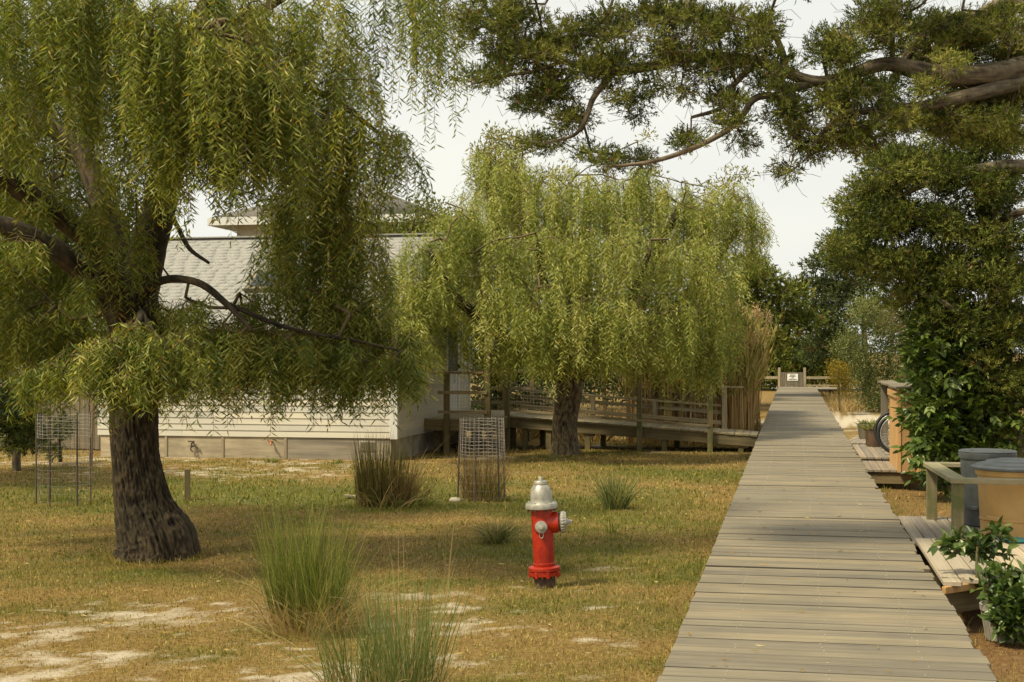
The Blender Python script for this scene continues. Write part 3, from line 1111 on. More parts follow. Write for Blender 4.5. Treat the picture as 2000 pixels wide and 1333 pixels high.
def hpart(name, prof, mat, axis='z', center=(0, 0, 0), sides=40, parent=None, smooth=True):
    g = G()
    V, f = lathe(prof, sides, axis, center)
    g.add(V, f)
    o = g.build(name, mat, None, smooth=smooth, origin=(0, 0, 0))
    del o['_o']
    o.parent = parent or hy
    o.location = (0, 0, 0)
    md = o.modifiers.new('edge', 'EDGE_SPLIT')
    md.split_angle = math.radians(38)
    return o


hpart('standpipe', [(.0, -.05), (.087, -.05), (.087, .118), (0, .118)], M['rustpipe'])
fl = hpart('breakaway_flange', [(.08, .108), (.122, .108), (.126, .112), (.126, .140), (.122, .144), (.116, .145), (.116, .148), (.122, .149), (.130, .152), (.130, .176), (.124, .182), (.094, .186), (.08, .19)], M['red'])
for k in range(8):
    a = k * PI / 4 + .2
    me = box_mesh((.012, .026, .052), .003, M['red'])
    o = bpy.data.objects.new('flange_lug', me)
    COL.objects.link(o)
    o.parent = fl
    o.location = (.1255 * math.cos(a), .1255 * math.sin(a), .121)
    o.rotation_euler = (0, 0, a)
for k in range(8):
    a = k * PI / 4 + .59
    o = hpart('bolt', [(0, .092), (.010, .092), (.010, .108), (.008, .110), (0, .110)], M['rustpipe'], center=(.112 * math.cos(a), .112 * math.sin(a), 0), sides=6, parent=fl, smooth=False)
hpart('barrel', [(.088, .18), (.091, .19), (.091, .21), (.086, .214), (.086, .30), (.087, .40), (.088, .60), (.088, .668)], M['red'], sides=48)
bf = hpart('bonnet_flange', [(.088, .655), (.126, .655), (.131, .660), (.132, .672), (.130, .696), (.127, .701), (.094, .706)], M['silver'], sides=48)
for k in range(8):
    a = k * PI / 4 + .3
    hpart('bolt', [(0, .641), (.011, .641), (.011, .655), (0, .655)], M['rustpipe'], center=(.114 * math.cos(a), .114 * math.sin(a), 0), sides=6, parent=bf, smooth=False)
    hpart('bolt', [(0, .714), (.009, .714), (.010, .711), (.010, .700), (0, .700)], M['silver'], center=(.114 * math.cos(a), .114 * math.sin(a), 0), sides=6, parent=bf, smooth=False)
hpart('bonnet', [(.097, .702), (.092, .712), (.091, .735), (.090, .765), (.085, .795), (.076, .820), (.066, .838), (.056, .850), (.040, .853), (0, .853)], M['silver'], sides=48)
wn_ = hpart('operating_nut_base', [(.046, .848), (.050, .852), (.054, .856), (.054, .876), (.050, .882), (.026, .884), (0, .885)], M['silver'])
hpart('operating_nut', [(0, .915), (.016, .915), (.018, .912), (.020, .882)], M['silver'], sides=5, smooth=False)
hpart('pumper_neck', [(.084, .0), (.086, .10), (.088, .105), (.088, .126), (.084, .130), (.070, .132)], M['red'], 'x', (0, 0, .537), 40)
hpart('gasket', [(.070, .128), (.076, .131), (.078, .146), (.07, .148)], M['rustpipe'], 'x', (0, 0, .537), 36)
pc = hpart('pumper_cap', [(.06, .143), (.078, .144), (.085, .148), (.085, .186), (.080, .194), (.055, .198), (.030, .200), (.026, .210), (0, .212)], M['silver'], 'x', (0, 0, .537), 40)
g = G()
for k in range(22):
    a = k * 2 * PI / 22
    c = np.array([.166, .0855 * math.cos(a), .537 + .0855 * math.sin(a)])
    t = np.array([0, -math.sin(a), math.cos(a)]) * .005
    u = np.array([0, math.cos(a), math.sin(a)]) * .004
    e = np.array([.016, 0, 0])
    V = np.array([c - e - t, c + e - t, c + e + t, c - e + t, c - e - t * .6 + u, c + e - t * .6 + u, c + e + t * .6 + u, c - e + t * .6 + u])
    g.add(V, np.array([[4, 5, 6, 7], [0, 1, 5, 4], [1, 2, 6, 5], [2, 3, 7, 6], [3, 0, 4, 7]]))
o = g.build('grip_ribs', M['silver'], None, origin=(0, 0, 0))
del o['_o']
o.parent = pc
hpart('cap_nut', [(.019, .208), (.017, .240), (.014, .243), (0, .243)], M['silver'], 'x', (0, 0, .537), 5, pc, False)
hpart('hose_neck', [(.045, .07), (.062, .078), (.058, .094), (.05, .096)], M['red'], '-y', (-.012, 0, .516), 36)
hc = hpart('hose_cap', [(.04, .092), (.047, .093), (.050, .097), (.050, .124), (.046, .131), (.026, .134), (.024, .142), (0, .144)], M['silver'], '-y', (-.012, 0, .516), 36)
hpart('cap_nut', [(.017, .142), (.015, .172), (.012, .175), (0, .175)], M['silver'], '-y', (-.012, 0, .516), 5, hc, False)
a = np.linspace(-.25 * PI, -PI * 1.0 + .25 * PI - PI * 0 - .0, 3)
a = np.linspace(PI * .93, 2.07 * PI, 20)
ring = np.stack([-.014 + .016 * np.cos(a), np.full(20, -.118), .455 + .022 * np.sin(a) * 1.3], -1)
ring = np.vstack([[-.030, -.112, .478], ring, [.002, -.112, .478]])
V, Fs, _ = tube(ring, .0032, 6)
o = G().add(V, Fs).build('chain_loop', M['silver'], None, smooth=True, origin=(0, 0, 0))
del o['_o']
o.parent = hc

# ------------------------------------------------------------------ platforms beside the boardwalk
pl = thing('bin_platform', 'pale raised step of wide boards beside the boardwalk under the bins', 'platform', (1.6, 11.2, 0))
for k in range(13):
    x0 = 1.005 + k * .128
    yf = 9.98 + (x0 + .06 - .98) * 1.05
    yf = min(yf, 11.2)
    yb = 12.35
    o = piece('platform_board', (.120, 1.0, .035), (x0 + .06, (yf + yb) / 2, BZ + .012), M['composite'], pl, (0, 0, 0), .004, (1, yb - yf, 1))
beam('skirt_board', (1.0, 10.03, BZ - .028), (2.22, 11.30, BZ - .028), .03, .05, M['cedar'], pl)
beam('skirt_board', (1.0, 10.10, BZ - .13), (2.22, 11.37, BZ - .13), .035, .15, M['beam'], pl)
for xx, yv in ((1.10, 10.5), (1.9, 11.6), (2.5, 11.8), (1.15, 12.2), (2.4, 12.2)):
    piece('pile', (.09, .09, .30), (xx, yv, .14), M['post'], pl)
g = G()
mc = gp(1858, 1128, BZ + .03)
for k, sh_ in enumerate([[((0, 0), (.5, .5)), ((0, .5), (.5, 0))], [((.0, .25), (.6, .25))], [((0, 0), (.5, .5)), ((0, .5), (.5, 0))]]):
    stroke(g, mc[0] - .07 + k * .055, mc[1] - .05, sh_, .09, BZ + .0315, .007)
g.build('ink_mark', M['ink'], pl)
p2 = thing('bin_platform', 'darker low landing of weathered boards below the two bins', 'platform', (1.6, 13.4, 0))
for k in range(14):
    x0 = 1.0 + k * .112
    piece('platform_board', (.105, 1.95, .035), (x0 + .05, 13.36, BZ - .03), M['dock'], p2, (0, 0, random.gauss(0, .003)), .003)
for yv in (12.5, 14.2):
    piece('bearer', (1.55, .05, .15), (1.78, yv, BZ - .125), M['beam'], p2)
for xx in (1.15, 2.4):
    for yv in (12.6, 14.1):
        piece('pile', (.09, .09, .26), (xx, yv, .06), M['beam'], p2)

steps = [('dock_platform', 'lowest grey boarded step in front of the cedar bike shelter', 1.0, 1.75, 20.55, 22.2, BZ - .07, 7),
         ('dock_platform', 'grey boarded step under the bicycle wheels and brown pot', 1.0, 2.6, 22.28, 25.2, BZ - .02, 15),
         ('dock_platform', 'small tilted boarded step behind the brown pot', 1.0, 1.62, 25.7, 27.6, BZ - .02, 6)]
for i, (nm, lb, xa, xb, ya, yb, zt, nb) in enumerate(steps):
    t = thing(nm, lb, 'platform', ((xa + xb) / 2, (ya + yb) / 2, 0))
    w = (xb - xa) / nb
    for k in range(nb):
        piece('platform_board', (round(w - .008, 3), 1.0, .035), (xa + (k + .5) * w, (ya + yb) / 2, zt - .018), M['dock'], t, (0, 0, 0), .003, (1, yb - ya, 1))
    piece('bearer', (xb - xa, .05, .16), ((xa + xb) / 2, ya + .06, zt - .12), M['beam'], t)
    piece('bearer', (xb - xa, .05, .16), ((xa + xb) / 2, yb - .06, zt - .12), M['beam'], t)
    for xx in (xa + .1, xb - .1):
        piece('pile', (.09, .09, .3), (xx, ya + .15, .06), M['beam'], t)
    if i == 2:
        t.rotation_euler = (0, math.radians(-2), math.radians(-9))

# railing round the bins
co = thing('bin_railing', 'mossy timber railing with two posts around the rubbish bins', 'railing', (1.8, 13.3, BZ - .015))
PA, PB = (1.30, 14.12), (1.36, 12.48)
for (xx, yv) in (PA, PB):
    piece('post', (.095, .095, .50), (xx, yv, BZ + .235), M['mossy'], co)
beam('top_rail', (PA[0], PA[1] + .06, BZ + .505), (PB[0], PB[1] + .075, BZ + .505), .14, .04, M['mossy_rail'], co)
beam('top_rail', (PB[0] - .065, PB[1] - .01, BZ + .5055), (3.0, PB[1] - .01, BZ + .5055), .14, .042, M['mossy_rail'], co)
beam('top_rail', (PA[0] - .06, PA[1] + .135, BZ + .5), (3.0, PA[1] + .135, BZ + .5), .14, .04, M['mossy_rail'], co)
piece('post', (.095, .095, .50), (2.6, 14.2, BZ + .235), M['mossy'], co)
piece('post', (.095, .095, .50), (2.75, 12.48, BZ + .235), M['mossy'], co)


def bin_(name, label, cx, cy, r, h, mat, lidm, lid, g_=None):
    t = thing(name, label, 'rubbish bin', (cx, cy, BZ - .01), g_)
    o0 = np.array(t['_o'])
    g = G()
    prof = [(0, .005), (r * .86, 0), (r * .90, .012), (r * .91, .14), (r * .935, .15), (r * .935, .16), (r * .92, .165), (r * .985, h - .07), (r * 1.03, h - .065), (r * 1.05, h - .055), (r * 1.05, h - .01), (r * 1.02, h), (r * .96, h - .004), (r * .93, h - .03), (r * .88, .05), (0, .04)]
    V, f = lathe(prof, 56)
    g.add(V + o0, f)
    b = g.build('bin_body', mat, t, smooth=True)
    b.modifiers.new('edge', 'EDGE_SPLIT').split_angle = math.radians(35)
    for a in (PI * 1.28, PI * .28):
        hx, hyv = cx + r * 1.0 * math.cos(a), cy + r * 1.0 * math.sin(a)
        piece('handle', (.05, .13, .04), (hx, hyv, BZ + .165), mat, t, (0, 0, a), .008)
    if lid:
        V, f = lathe([(r * .9, h - .02), (r * 1.10, h - .02), (r * 1.16, h - .012), (r * 1.17, h + .004), (r * 1.10, h + .016), (r * 1.04, h + .02), (r * 1.0, h + .032), (r * .78, h + .046), (r * .74, h + .058), (r * .70, h + .060), (r * .45, h + .066), (r * .42, h + .074), (0, h + .076)], 56)
        lo = G().add(V + o0, f).build('lid', lidm, t, smooth=True)
        lo.modifiers.new('edge', 'EDGE_SPLIT').split_angle = math.radians(30)
    else:
        V, f = lathe([(r * 1.04, h - .006), (r * 1.06, h + .002), (r * 1.0, h + .012), (r * .62, h + .004), (r * .60, h - .02), (r * .57, h - .02), (r * .55, h + .0), (r * .50, h + .006), (0, h + .004)], 56)
        lo = G().add(V + o0, f).build('lid', lidm, t, smooth=True)
        lo.modifiers.new('edge', 'EDGE_SPLIT').split_angle = math.radians(30)
    return t


bin_('rubbish_bin', 'dark grey round bin with ring lid behind the tan one', 1.76, 13.72, .245, .68, M['grey'], M['grey'], False, 'rubbish bins behind the railing')
bin_('rubbish_bin', 'tan round bin with domed grey lid inside the railing', 1.87, 12.93, .30, .60, M['tan'], M['lid'], True, 'rubbish bins behind the railing')
tp = at(1975, 1050, 11.9)
V, f = lathe([(0, .0), (.10, .0), (.13, .010), (.135, .02), (.12, .024), (.10, .018), (0, .02)], 32)
o = G().add(V + np.array([1.78, 12.25, BZ + .031]), f).build('plastic_disc', M['teal'], None, smooth=True, origin=(1.78, 12.25, BZ + .031))
o['label'] = 'flat teal plastic disc lying by the foot of the tan bin'
o['category'] = 'disc'

# ------------------------------------------------------------------ bike shelter, bicycles, pots
sb = thing('bike_shelter', 'new orange cedar shelter with weathered grey roof, half behind a shrub', 'shelter', (2.1, 22, 0))
SX0, SX1, SY0, SY1, SZ = 1.42, 3.0, 20.35, 24.35, 1.40
nb = 9
for k in range(nb):
    w = 1.5 / nb
    piece('cedar_board', (round(w - .004, 3), .03, SZ - .28), (SX0 + .04 + (k + .5) * w, SY0 + random.gauss(0, .001), (SZ + .28) / 2 - .01), M['cedar'], sb, bev=.003)
nb = 12
for k in range(nb):
    w = 1.75 / nb
    piece('cedar_board', (.03, round(w - .004, 3), SZ - .28), (SX0 + .02 + random.gauss(0, .001), SY0 + .03 + (k + .5) * w, (SZ + .28) / 2 - .01), M['cedar'], sb, bev=.003)
piece('corner_trim', (.05, .05, SZ - .26), (SX0 + .02, SY0 - .005, (SZ + .28) / 2 - .01), M['cedar'], sb)
piece('post', (.11, .11, SZ), (SX0 + .06, SY1 - .1, SZ / 2 - .02), M['fence'], sb)
piece('post', (.11, .11, SZ), (SX1 - .06, SY1 - .1, SZ / 2 - .02), M['fence'], sb)
piece('post', (.09, .09, SZ - .1), (SX1 - .06, SY0 + .1, SZ / 2 - .06), M['fence'], sb)
piece('roof_trim', (.04, 1.85, .09), (SX0 - .005, SY0 + .9, SZ - .07), M['cedar'], sb)
for k in range(16):
    w = 4.3 / 16
    piece('roof_board', (1.75, round(w - .008, 3), .03), (2.255, SY0 - .15 + (k + .5) * w, SZ + .065 + random.gauss(0, .003)), M['fence'], sb, (0, math.radians(-2.2), random.gauss(0, .004)), .003)


def bicycle(cx, cy, label):
    t = thing('bicycle', label, 'bicycle', (cx, cy, BZ - .02), 'bicycles parked in the shelter')
    o0 = np.array(t['_o'])
    R = .33

    def wheel(x):
        a = np.linspace(0, 2 * PI, 49)[:-1]
        wh = thing('wheel', None, None, (o0[0] + x, o0[1], o0[2] + R))
        wh.parent = t
        wh.location = Vector(wh['_o']) - Vector(t['_o'])
        for nm, rr, tr, mt in (('tyre', R - .024, .024, M['black']), ('rim', R - .062, .014, M['steel'])):
            b = np.arange(8) * PI / 4
            V = np.stack([((rr + tr * np.cos(b)[None, :]) * np.cos(a)[:, None]), np.repeat((tr * np.sin(b))[None, :], 48, 0), ((rr + tr * np.cos(b)[None, :]) * np.sin(a)[:, None])], -1).reshape(-1, 3)
            i = np.arange(48)[:, None]
            k = np.arange(8)[None, :]
            f = np.stack([i * 8 + k, ((i + 1) % 48) * 8 + k, ((i + 1) % 48) * 8 + (k + 1) % 8, i * 8 + (k + 1) % 8], -1).reshape(-1, 4)
            G().add(V + np.array(wh['_o']), f).build(nm, mt, wh, smooth=True)
        a = np.arange(28) * 2 * PI / 28
        c0 = np.array(wh['_o'])
        sp = G()
        sp.add(*segs(c0 + np.stack([.02 * np.cos(a + 1), .03 * (-1) ** np.arange(28), .02 * np.sin(a + 1)], -1), c0 + np.stack([(R - .06) * np.cos(a), 0 * a, (R - .06) * np.sin(a)], -1), .0018, .0018, 3))
        sp.add(*segs([c0 + [0, -.04, 0]], [c0 + [0, .04, 0]], .02, .02, 8))
        sp.build('spokes', M['steel'], wh)
    wheel(0)
    wheel(1.03)
    bb, st_, hd, ax = np.array([.60, 0, .28]), np.array([.78, 0, .78]), np.array([.20, 0, .78]), np.array([0, 0, R])
    rr = np.array([1.03, 0, R])
    hd2 = np.array([.16, 0, .66])
    g = G()
    g.add(*segs(o0 + np.array([bb, bb, hd, hd2, bb, st_]), o0 + np.array([st_, hd2, st_ + [-.02, 0, -.04], hd, rr, rr]), .017, .017, 8))
    g.build('frame', M['teal'], t, smooth=True)
    g = G()
    g.add(*segs(o0 + np.array([ax + [0, .05, 0], ax + [0, -.05, 0], hd2]), o0 + np.array([hd2 + [0, .03, 0], hd2 + [0, -.03, 0], hd + [.02, 0, .1]]), .012, .013, 8))
    g.build('fork', M['steel'], t, smooth=True)
    g = G()
    hh = hd + [.02, 0, .12]
    P = spline(o0 + np.array([hh + [.22, .3, -.02], hh + [.04, .22, .03], hh, hh + [.04, -.22, .03], hh + [.22, -.3, -.02]]), 6)
    V, Fs, c = tube(P, .012, 8)
    g.add(V, Fs)
    g.build('handlebar', M['steel'], t, smooth=True)
    g = G()
    P = spline(o0 + np.array([st_ + [-.16, 0, .14], st_ + [0, 0, .15], st_ + [.12, 0, .16]]), 6)
    V, Fs, c = tube(P, np.interp(np.linspace(0, 1, len(P)), [0, .4, .8, 1], [.02, .04, .075, .05]), 10)
    g.add(V, Fs)
    g.add(*segs([o0 + st_], [o0 + st_ + [.01, 0, .13]], .013, .013, 8))
    g.build('saddle', M['black'], t, smooth=True)
    return t


bicycle(1.60, 22.75, 'nearer bicycle whose spoked front wheel pokes out of the cedar shelter')
bicycle(1.60, 23.55, 'farther bicycle in the cedar shelter, its wheel behind the other one')


def pot(name, label, cx, cy, z0, prof, mat, cat='plant pot'):
    t = thing(name, label, cat, (cx, cy, z0))
    V, f = lathe(prof, 36)
    o = G().add(V + np.array(t['_o']), f).build('pot', mat, t, smooth=True)
    o.modifiers.new('edge', 'EDGE_SPLIT').split_angle = math.radians(35)
    return t


bp_ = pot('planter', 'round dark brown planter pot beside the bicycle wheel', 1.36, 24.75, BZ - .02,
          [(0, 0), (.135, 0), (.15, .02), (.175, .28), (.185, .285), (.185, .325), (.165, .325), (.155, .26), (0, .26)], M['brown_pot'])
tb = pot('planter', 'grey green wooden tub of low plants behind the brown pot', 1.40, 27.0, BZ - .02,
         [(0, 0), (.20, 0), (.21, .02), (.24, .24), (.245, .25), (.245, .27), (.225, .27), (.215, .21), (0, .21)], M['fence'])


# ------------------------------------------------------------------ gate, sign, end rails
ga = thing('gate', 'small grey picket gate closing the far end of the boardwalk', 'gate', (-.05, 63.9, BZ))
GX0, GX1 = -.60, .50
for xx in (GX0, GX1):
    piece('gate_post', (.11, .11, .95), (xx, 63.9, BZ + .37), M['pale_post'], ga)
nb = 12
for k in range(nb):
    w = (GX1 - GX0 - .14) / nb
    piece('picket', (round(w - .012, 3), .025, .72), (GX0 + .07 + (k + .5) * w, 63.88, BZ + .28 + random.gauss(0, .004)), M['fence'], ga, bev=.003)
piece('gate_rail', (1.0, .04, .08), (-.05, 63.93, BZ + .12), M['fence'], ga)
piece('gate_rail', (1.0, .04, .08), (-.05, 63.93, BZ + .52), M['fence'], ga)
sg = thing('notice_sign', 'small white notice sign with black words on the grey gate', 'sign', (-.02, 63.85, BZ + .42))
piece('sign_board', (.46, .012, .30), (-.02, 63.852, BZ + .42), M['signw'], sg, bev=.002)
for i, (tx, zz) in enumerate((('PRIVATE', .098), ('PROPERTY', .036), ('NO', -.026), ('TRESPASSING', -.092))):
    cu = bpy.data.curves.new('lettering', 'FONT')
    cu.body = tx
    cu.size = .062
    cu.align_x = 'CENTER'
    cu.align_y = 'CENTER'
    cu.extrude = .001
    cu.offset = .0015
    to = bpy.data.objects.new('lettering', cu)
    COL.objects.link(to)
    dg = bpy.context.evaluated_depsgraph_get()
    me = bpy.data.meshes.new_from_object(to.evaluated_get(dg))
    bpy.data.objects.remove(to)
    me.materials.clear()
    me.materials.append(M['ink'])
    mo = bpy.data.objects.new('lettering', me)
    COL.objects.link(mo)
    mo.parent = sg
    mo.rotation_euler = (PI / 2, 0, 0)
    mo.location = (0, -.0085, zz)
er = thing('end_railing', 'low tan timber railing right of the gate at the far walk', 'railing', (1.8, 63.9, BZ))
piece('rail', (2.6, .05, .11), (1.86, 63.9, BZ + .40), M['rail'], er)
piece('rail', (2.6, .05, .07), (1.86, 63.9, BZ + .06), M['rail'], er)
piece('post', (.1, .1, .7), (3.1, 63.98, BZ + .12), M['pale_post'], er)
e2 = thing('end_railing', 'short piece of timber railing left of the gate by the reeds', 'railing', (-1.3, 63.9, BZ))
piece('rail', (1.3, .05, .11), (-1.31, 63.9, BZ + .40), M['pale_post'], e2)
piece('post', (.1, .1, .7), (-1.9, 63.98, BZ + .12), M['pale_post'], e2)
# bright dune seen left of the gate
n_ = 24
xs_, ys_ = np.meshgrid(np.linspace(-9, 7, n_), np.linspace(72, 86, n_), indexing='ij')
zs_ = 1.35 * np.exp(-((xs_ + 2.6) / 1.5) ** 2 - ((ys_ - 78) / 3.5) ** 2) + .25 * (fbm(np.stack([xs_.ravel(), ys_.ravel(), 0 * xs_.ravel()], -1) * .5, 3).reshape(n_, n_) - .5) - .06
i_ = np.arange((n_ - 1) ** 2)
q = (i_ // (n_ - 1)) * n_ + i_ % (n_ - 1)
G().add(np.stack([xs_, ys_, zs_], -1).reshape(-1, 3), np.stack([q, q + n_, q + n_ + 1, q + 1], -1)).build('sand_dune', M['sand'], smooth=True, kind='structure')

# ------------------------------------------------------------------ left fence and small garden things
fe = thing('fence', 'grey vertical board fence left of the white house behind the wire cage', 'fence', (-15.5, 25.4, 0))
xx = -12.72
k = 0
while xx > -19.5:
    w = .10
    piece('fence_board', (w, .022, 1.75), (xx - w / 2, 25.6 + (.0 if k % 2 else .012) - (xx + 12.7) * .03, .90 + random.gauss(0, .012)), M['fence'], fe, (0, 0, .03), .003, (random.uniform(.88, 1.0), 1, 1))
    xx -= .106
    k += 1
for zz in (.35, 1.35):
    beam('fence_rail', (-12.7, 25.64, zz), (-19.5, 25.84, zz), .04, .09, M['fence'], fe)
for xx in (-12.75, -15.1, -17.5):
    piece('fence_post', (.10, .10, 1.9), (xx, 25.72 - (xx + 12.7) * .03, .92), M['fence'], fe)
sp_ = gp(366, 978)
st = piece('stake', (.075, .075, .50), (sp_[0], sp_[1], .16), M['post'], None, (0, 0, .4), .006)
st['label'] = 'short square wooden stake in the lawn right of the willow trunk'
st['category'] = 'stake'
pc_ = at(1060, 0, 11)


def cage(label, px, py, R, H, skirt, flare, full):
    c = gp(px, py)
    t = thing('plant_cage', label, 'wire cage', (c[0], c[1], 0), 'wire cages around young plants')
    n = 6
    for k in range(n):
        a = k * 2 * PI / n + .5
        b0 = np.array([c[0] + (R + flare) * math.cos(a), c[1] + (R + flare) * math.sin(a), -.05])
        b1 = np.array([c[0] + R * math.cos(a), c[1] + R * math.sin(a), H])
        V, f = segs([b0], [b1], .011, .009, 6)
        G().add(V, f).build('rod', M['rust'], t)
    g = G()
    m = 30
    a = np.arange(m) * 2 * PI / m
    wob = 1 + .03 * np.sin(3 * a)

    def ringp(z, rr):
        w2 = rr * wob + rng.normal(0, .004, m)
        return np.stack([c[0] + w2 * np.cos(a), c[1] + w2 * np.sin(a), np.full(m, z) + rng.normal(0, .004, m)], -1)
    zs = np.arange(skirt, H, .045)
    for z in zs:
        p = ringp(z, R + flare * (1 - z / H))
        g.add(*segs(p, np.roll(p, -1, 0), .0028, .0028, 3))
    p0, p1 = ringp(skirt, R + flare * (1 - skirt / H)), ringp(H, R)
    g.add(*segs(p0, p1, .0028, .0028, 3))
    g.build('upper_mesh', M['wire'], t)
    g = G()
    for z in np.arange(.05, skirt, .1):
        p = ringp(z, R + flare * (1 - z / H))
        g.add(*segs(p, np.roll(p, -1, 0), .0014, .0014, 3))
    p0, p1 = ringp(.02, R + flare), ringp(skirt, R + flare * (1 - skirt / H))
    g.add(*segs(p0[::2], p1[::2], .0014, .0014, 3))
    g.build('lower_mesh', M['wire'], t)
    return t, c


c1, c1p = cage('wire cage with dense upper mesh around dry stems near the ramp', 940, 978, .285, 1.08, .56, .035, True)
c2, c2p = cage('tall thin wire cage on rods under the willow left of its trunk', 124, 984, .33, 1.15, .85, .0, False)


# ------------------------------------------------------------------ grass tufts
def blades(g, c, n, R, H, cols, lean=(.1, .5), arch=.5, w=.006, up=0.0, seed_stalk=False, bias=(0, 0), hj=(.55, 1.1)):
    m = 6
    a = rng.uniform(0, 2 * PI, n)
    r = R * np.sqrt(rng.random(n))
    P = np.stack([c[0] + r * np.cos(a), c[1] + r * np.sin(a), np.full(n, c[2] - .01)], -1)
    a2 = a + rng.normal(0, .9, n)
    ln = np.abs(rng.uniform(lean[0], lean[1], n)) * (0.4 + 0.8 * r / R)
    d = np.stack([np.cos(a2) * np.sin(ln) + bias[0], np.sin(a2) * np.sin(ln) + bias[1], np.cos(ln)], -1)
    d = unit(d)
    out = np.stack([np.cos(a2) + bias[0], np.sin(a2) + bias[1], 0 * a2], -1)
    L = H * rng.uniform(hj[0], hj[1], n)
    ar = arch * rng.uniform(.2, 1.3, n)
    t = np.linspace(0, 1, m)
    C = P[:, None, :] + d[:, None, :] * (L[:, None] * t)[..., None] + (out * (L * ar * .6)[:, None])[:, None, :] * (t ** 2.2)[None, :, None]
    C[:, :, 2] -= (L * ar * .55)[:, None] * t[None, :] ** 2.6
    s = unit(np.cross(d, rvec(n)))
    wd = w * rng.uniform(.6, 1.3, n)
    prof = np.array([.8, 1, .95, .75, .5, .06])
    V = np.stack([C - s[:, None, :] * (wd[:, None] * prof)[..., None] / 2, C + s[:, None, :] * (wd[:, None] * prof)[..., None] / 2], 2).reshape(-1, 3)
    b = (np.arange(n) * m * 2)[:, None]
    k = np.arange(m - 1) * 2
    f = np.stack([b + k, b + k + 1, b + k + 3, b + k + 2], -1).reshape(-1, 4)
    tt = np.clip(rng.beta(2, 2, n), 0, 1)
    col = grad(tt, cols)
    col = np.repeat(col, m * 2, 0)
    g.add(V, f, col)
    return C


GREEN_T = [(0.055, 0.085, 0.014), (0.115, 0.155, 0.026), (0.20, 0.23, 0.045), (0.34, 0.31, 0.09)]
BLUE_T = [(0.060, 0.085, 0.028), (0.125, 0.165, 0.050), (0.20, 0.235, 0.075), (0.34, 0.32, 0.13)]
STRAW = [(0.22, 0.14, 0.05), (0.36, 0.26, 0.11), (0.48, 0.37, 0.18)]
BROWN = [(0.06, 0.042, 0.016), (0.14, 0.095, 0.036), (0.23, 0.165, 0.07), (0.36, 0.26, 0.12)]
DULL = [(0.032, 0.034, 0.008), (0.080, 0.076, 0.020), (0.15, 0.13, 0.038), (0.28, 0.20, 0.08)]


def tuft(label, px, py, parts, cat='grass tuft', name='grass_tuft', group=None):
    c = gp(px, py)
    t = thing(name, label, cat, (c[0], c[1], 0), group)
    for nm, dx, dy, n, R, H, cols, lean, arch, w, kw in parts:
        g = G()
        blades(g, (c[0] + dx, c[1] + dy, 0), n, R, H, cols, lean, arch, w, **kw)
        g.build(nm, M['blade'], t, kind='stuff')
    return t, c


tuft('tall bushy green grass clump on the sandy lawn left of the hydrant', 592, 1232,
     [('green_blades', -.12, .12, 620, .15, .84, GREEN_T, (.01, .24), .18, .005, {'hj': (.25, 1.25)}),
      ('green_blades', .10, .05, 620, .17, .78, GREEN_T, (.01, .34), .22, .005, {'hj': (.2, 1.3)}),
      ('straw_blades', .05, -.05, 460, .30, .42, STRAW, (.1, .8), .7, .005, {}),
      ('straw_blades', .28, -.02, 260, .18, .42, STRAW, (.1, .7), .6, .005, {}),
      ('straw_blades', 0, 0, 60, .2, .95, STRAW + GREEN_T[2:], (.2, .8), .7, .003, {}),
      ('straw_blades', .1, 0, 50, .2, .95, STRAW + GREEN_T[2:], (.3, .7), .6, .003, {'bias': (.45, .1)})])
tuft('loose green grass clump at the lower edge of the lawn nearest the camera', 752, 1385,
     [('green_blades', .10, 0, 300, .18, .84, BLUE_T, (.02, .30), .16, .005, {}),
      ('green_blades', -.2, .1, 170, .16, .60, BLUE_T, (.03, .36), .25, .005, {}),
      ('straw_blades', 0, 0, 260, .30, .45, STRAW, (.1, .7), .5, .0045, {}),
      ('seed_stalks', .12, .2, 46, .22, 1.05, STRAW, (.02, .3), .15, .0035, {}),
      ('straw_blades', -.1, .1, 50, .2, 1.0, GREEN_T, (.2, .8), .7, .0035, {'bias': (-.3, .2)})])
_, bt = tuft('dark upright brown brush clump in front of the house corner', 752, 988,
             [('brown_stems', -.06, 0, 560, .30, .92, DULL, (.02, .16), .10, .009, {'hj': (.3, 1.15)}),
              ('brown_stems', .10, .0, 320, .28, .72, BROWN, (.05, .36), .2, .009, {'hj': (.3, 1.1)}),
              ('straw_blades', .2, -.05, 20, .2, 1.25, STRAW, (.2, .5), .3, .008, {'bias': (.3, .05)}),
              ('straw_blades', .05, -.2, 90, .35, .5, STRAW, (.2, .9), .5, .008, {}),
              ('brown_stems', .34, .0, 130, .2, .58, BROWN, (.1, .6), .3, .006, {}),
              ('green_blades', .3, -.15, 110, .3, .3, GREEN_T, (.2, .9), .6, .011, {})], 'brush clump', 'brush_clump')
tuft('pale green spiky grass tuft on the lawn below the ramp', 1203, 996,
     [('green_blades', 0, 0, 240, .13, .52, BLUE_T, (.05, .55), .25, .009, {}), ('straw_blades', 0, 0, 46, .1, .72, STRAW + BLUE_T[2:], (.3, .8), .7, .006, {})])
tuft('low spreading grass tuft just left of the hydrant', 972, 1060,
     [('green_blades', 0, 0, 200, .10, .34, BLUE_T, (.2, 1.0), .7, .007, {}), ('brown_stems', 0, 0, 120, .08, .20, BROWN, (.05, .4), .2, .007, {}), ('straw_blades', 0, 0, 40, .1, .46, STRAW + BLUE_T[2:], (.5, 1.1), .9, .005, {})])
tuft('tiny upright sprig of grass right of the hydrant nozzle', 1192, 1044, [('green_blades', 0, 0, 26, .05, .24, GREEN_T, (.02, .4), .2, .007, {})])
tuft('single thin sprig of grass right of the hydrant base', 1156, 1100, [('green_blades', 0, 0, 12, .03, .17, GREEN_T, (.02, .3), .1, .006, {})])
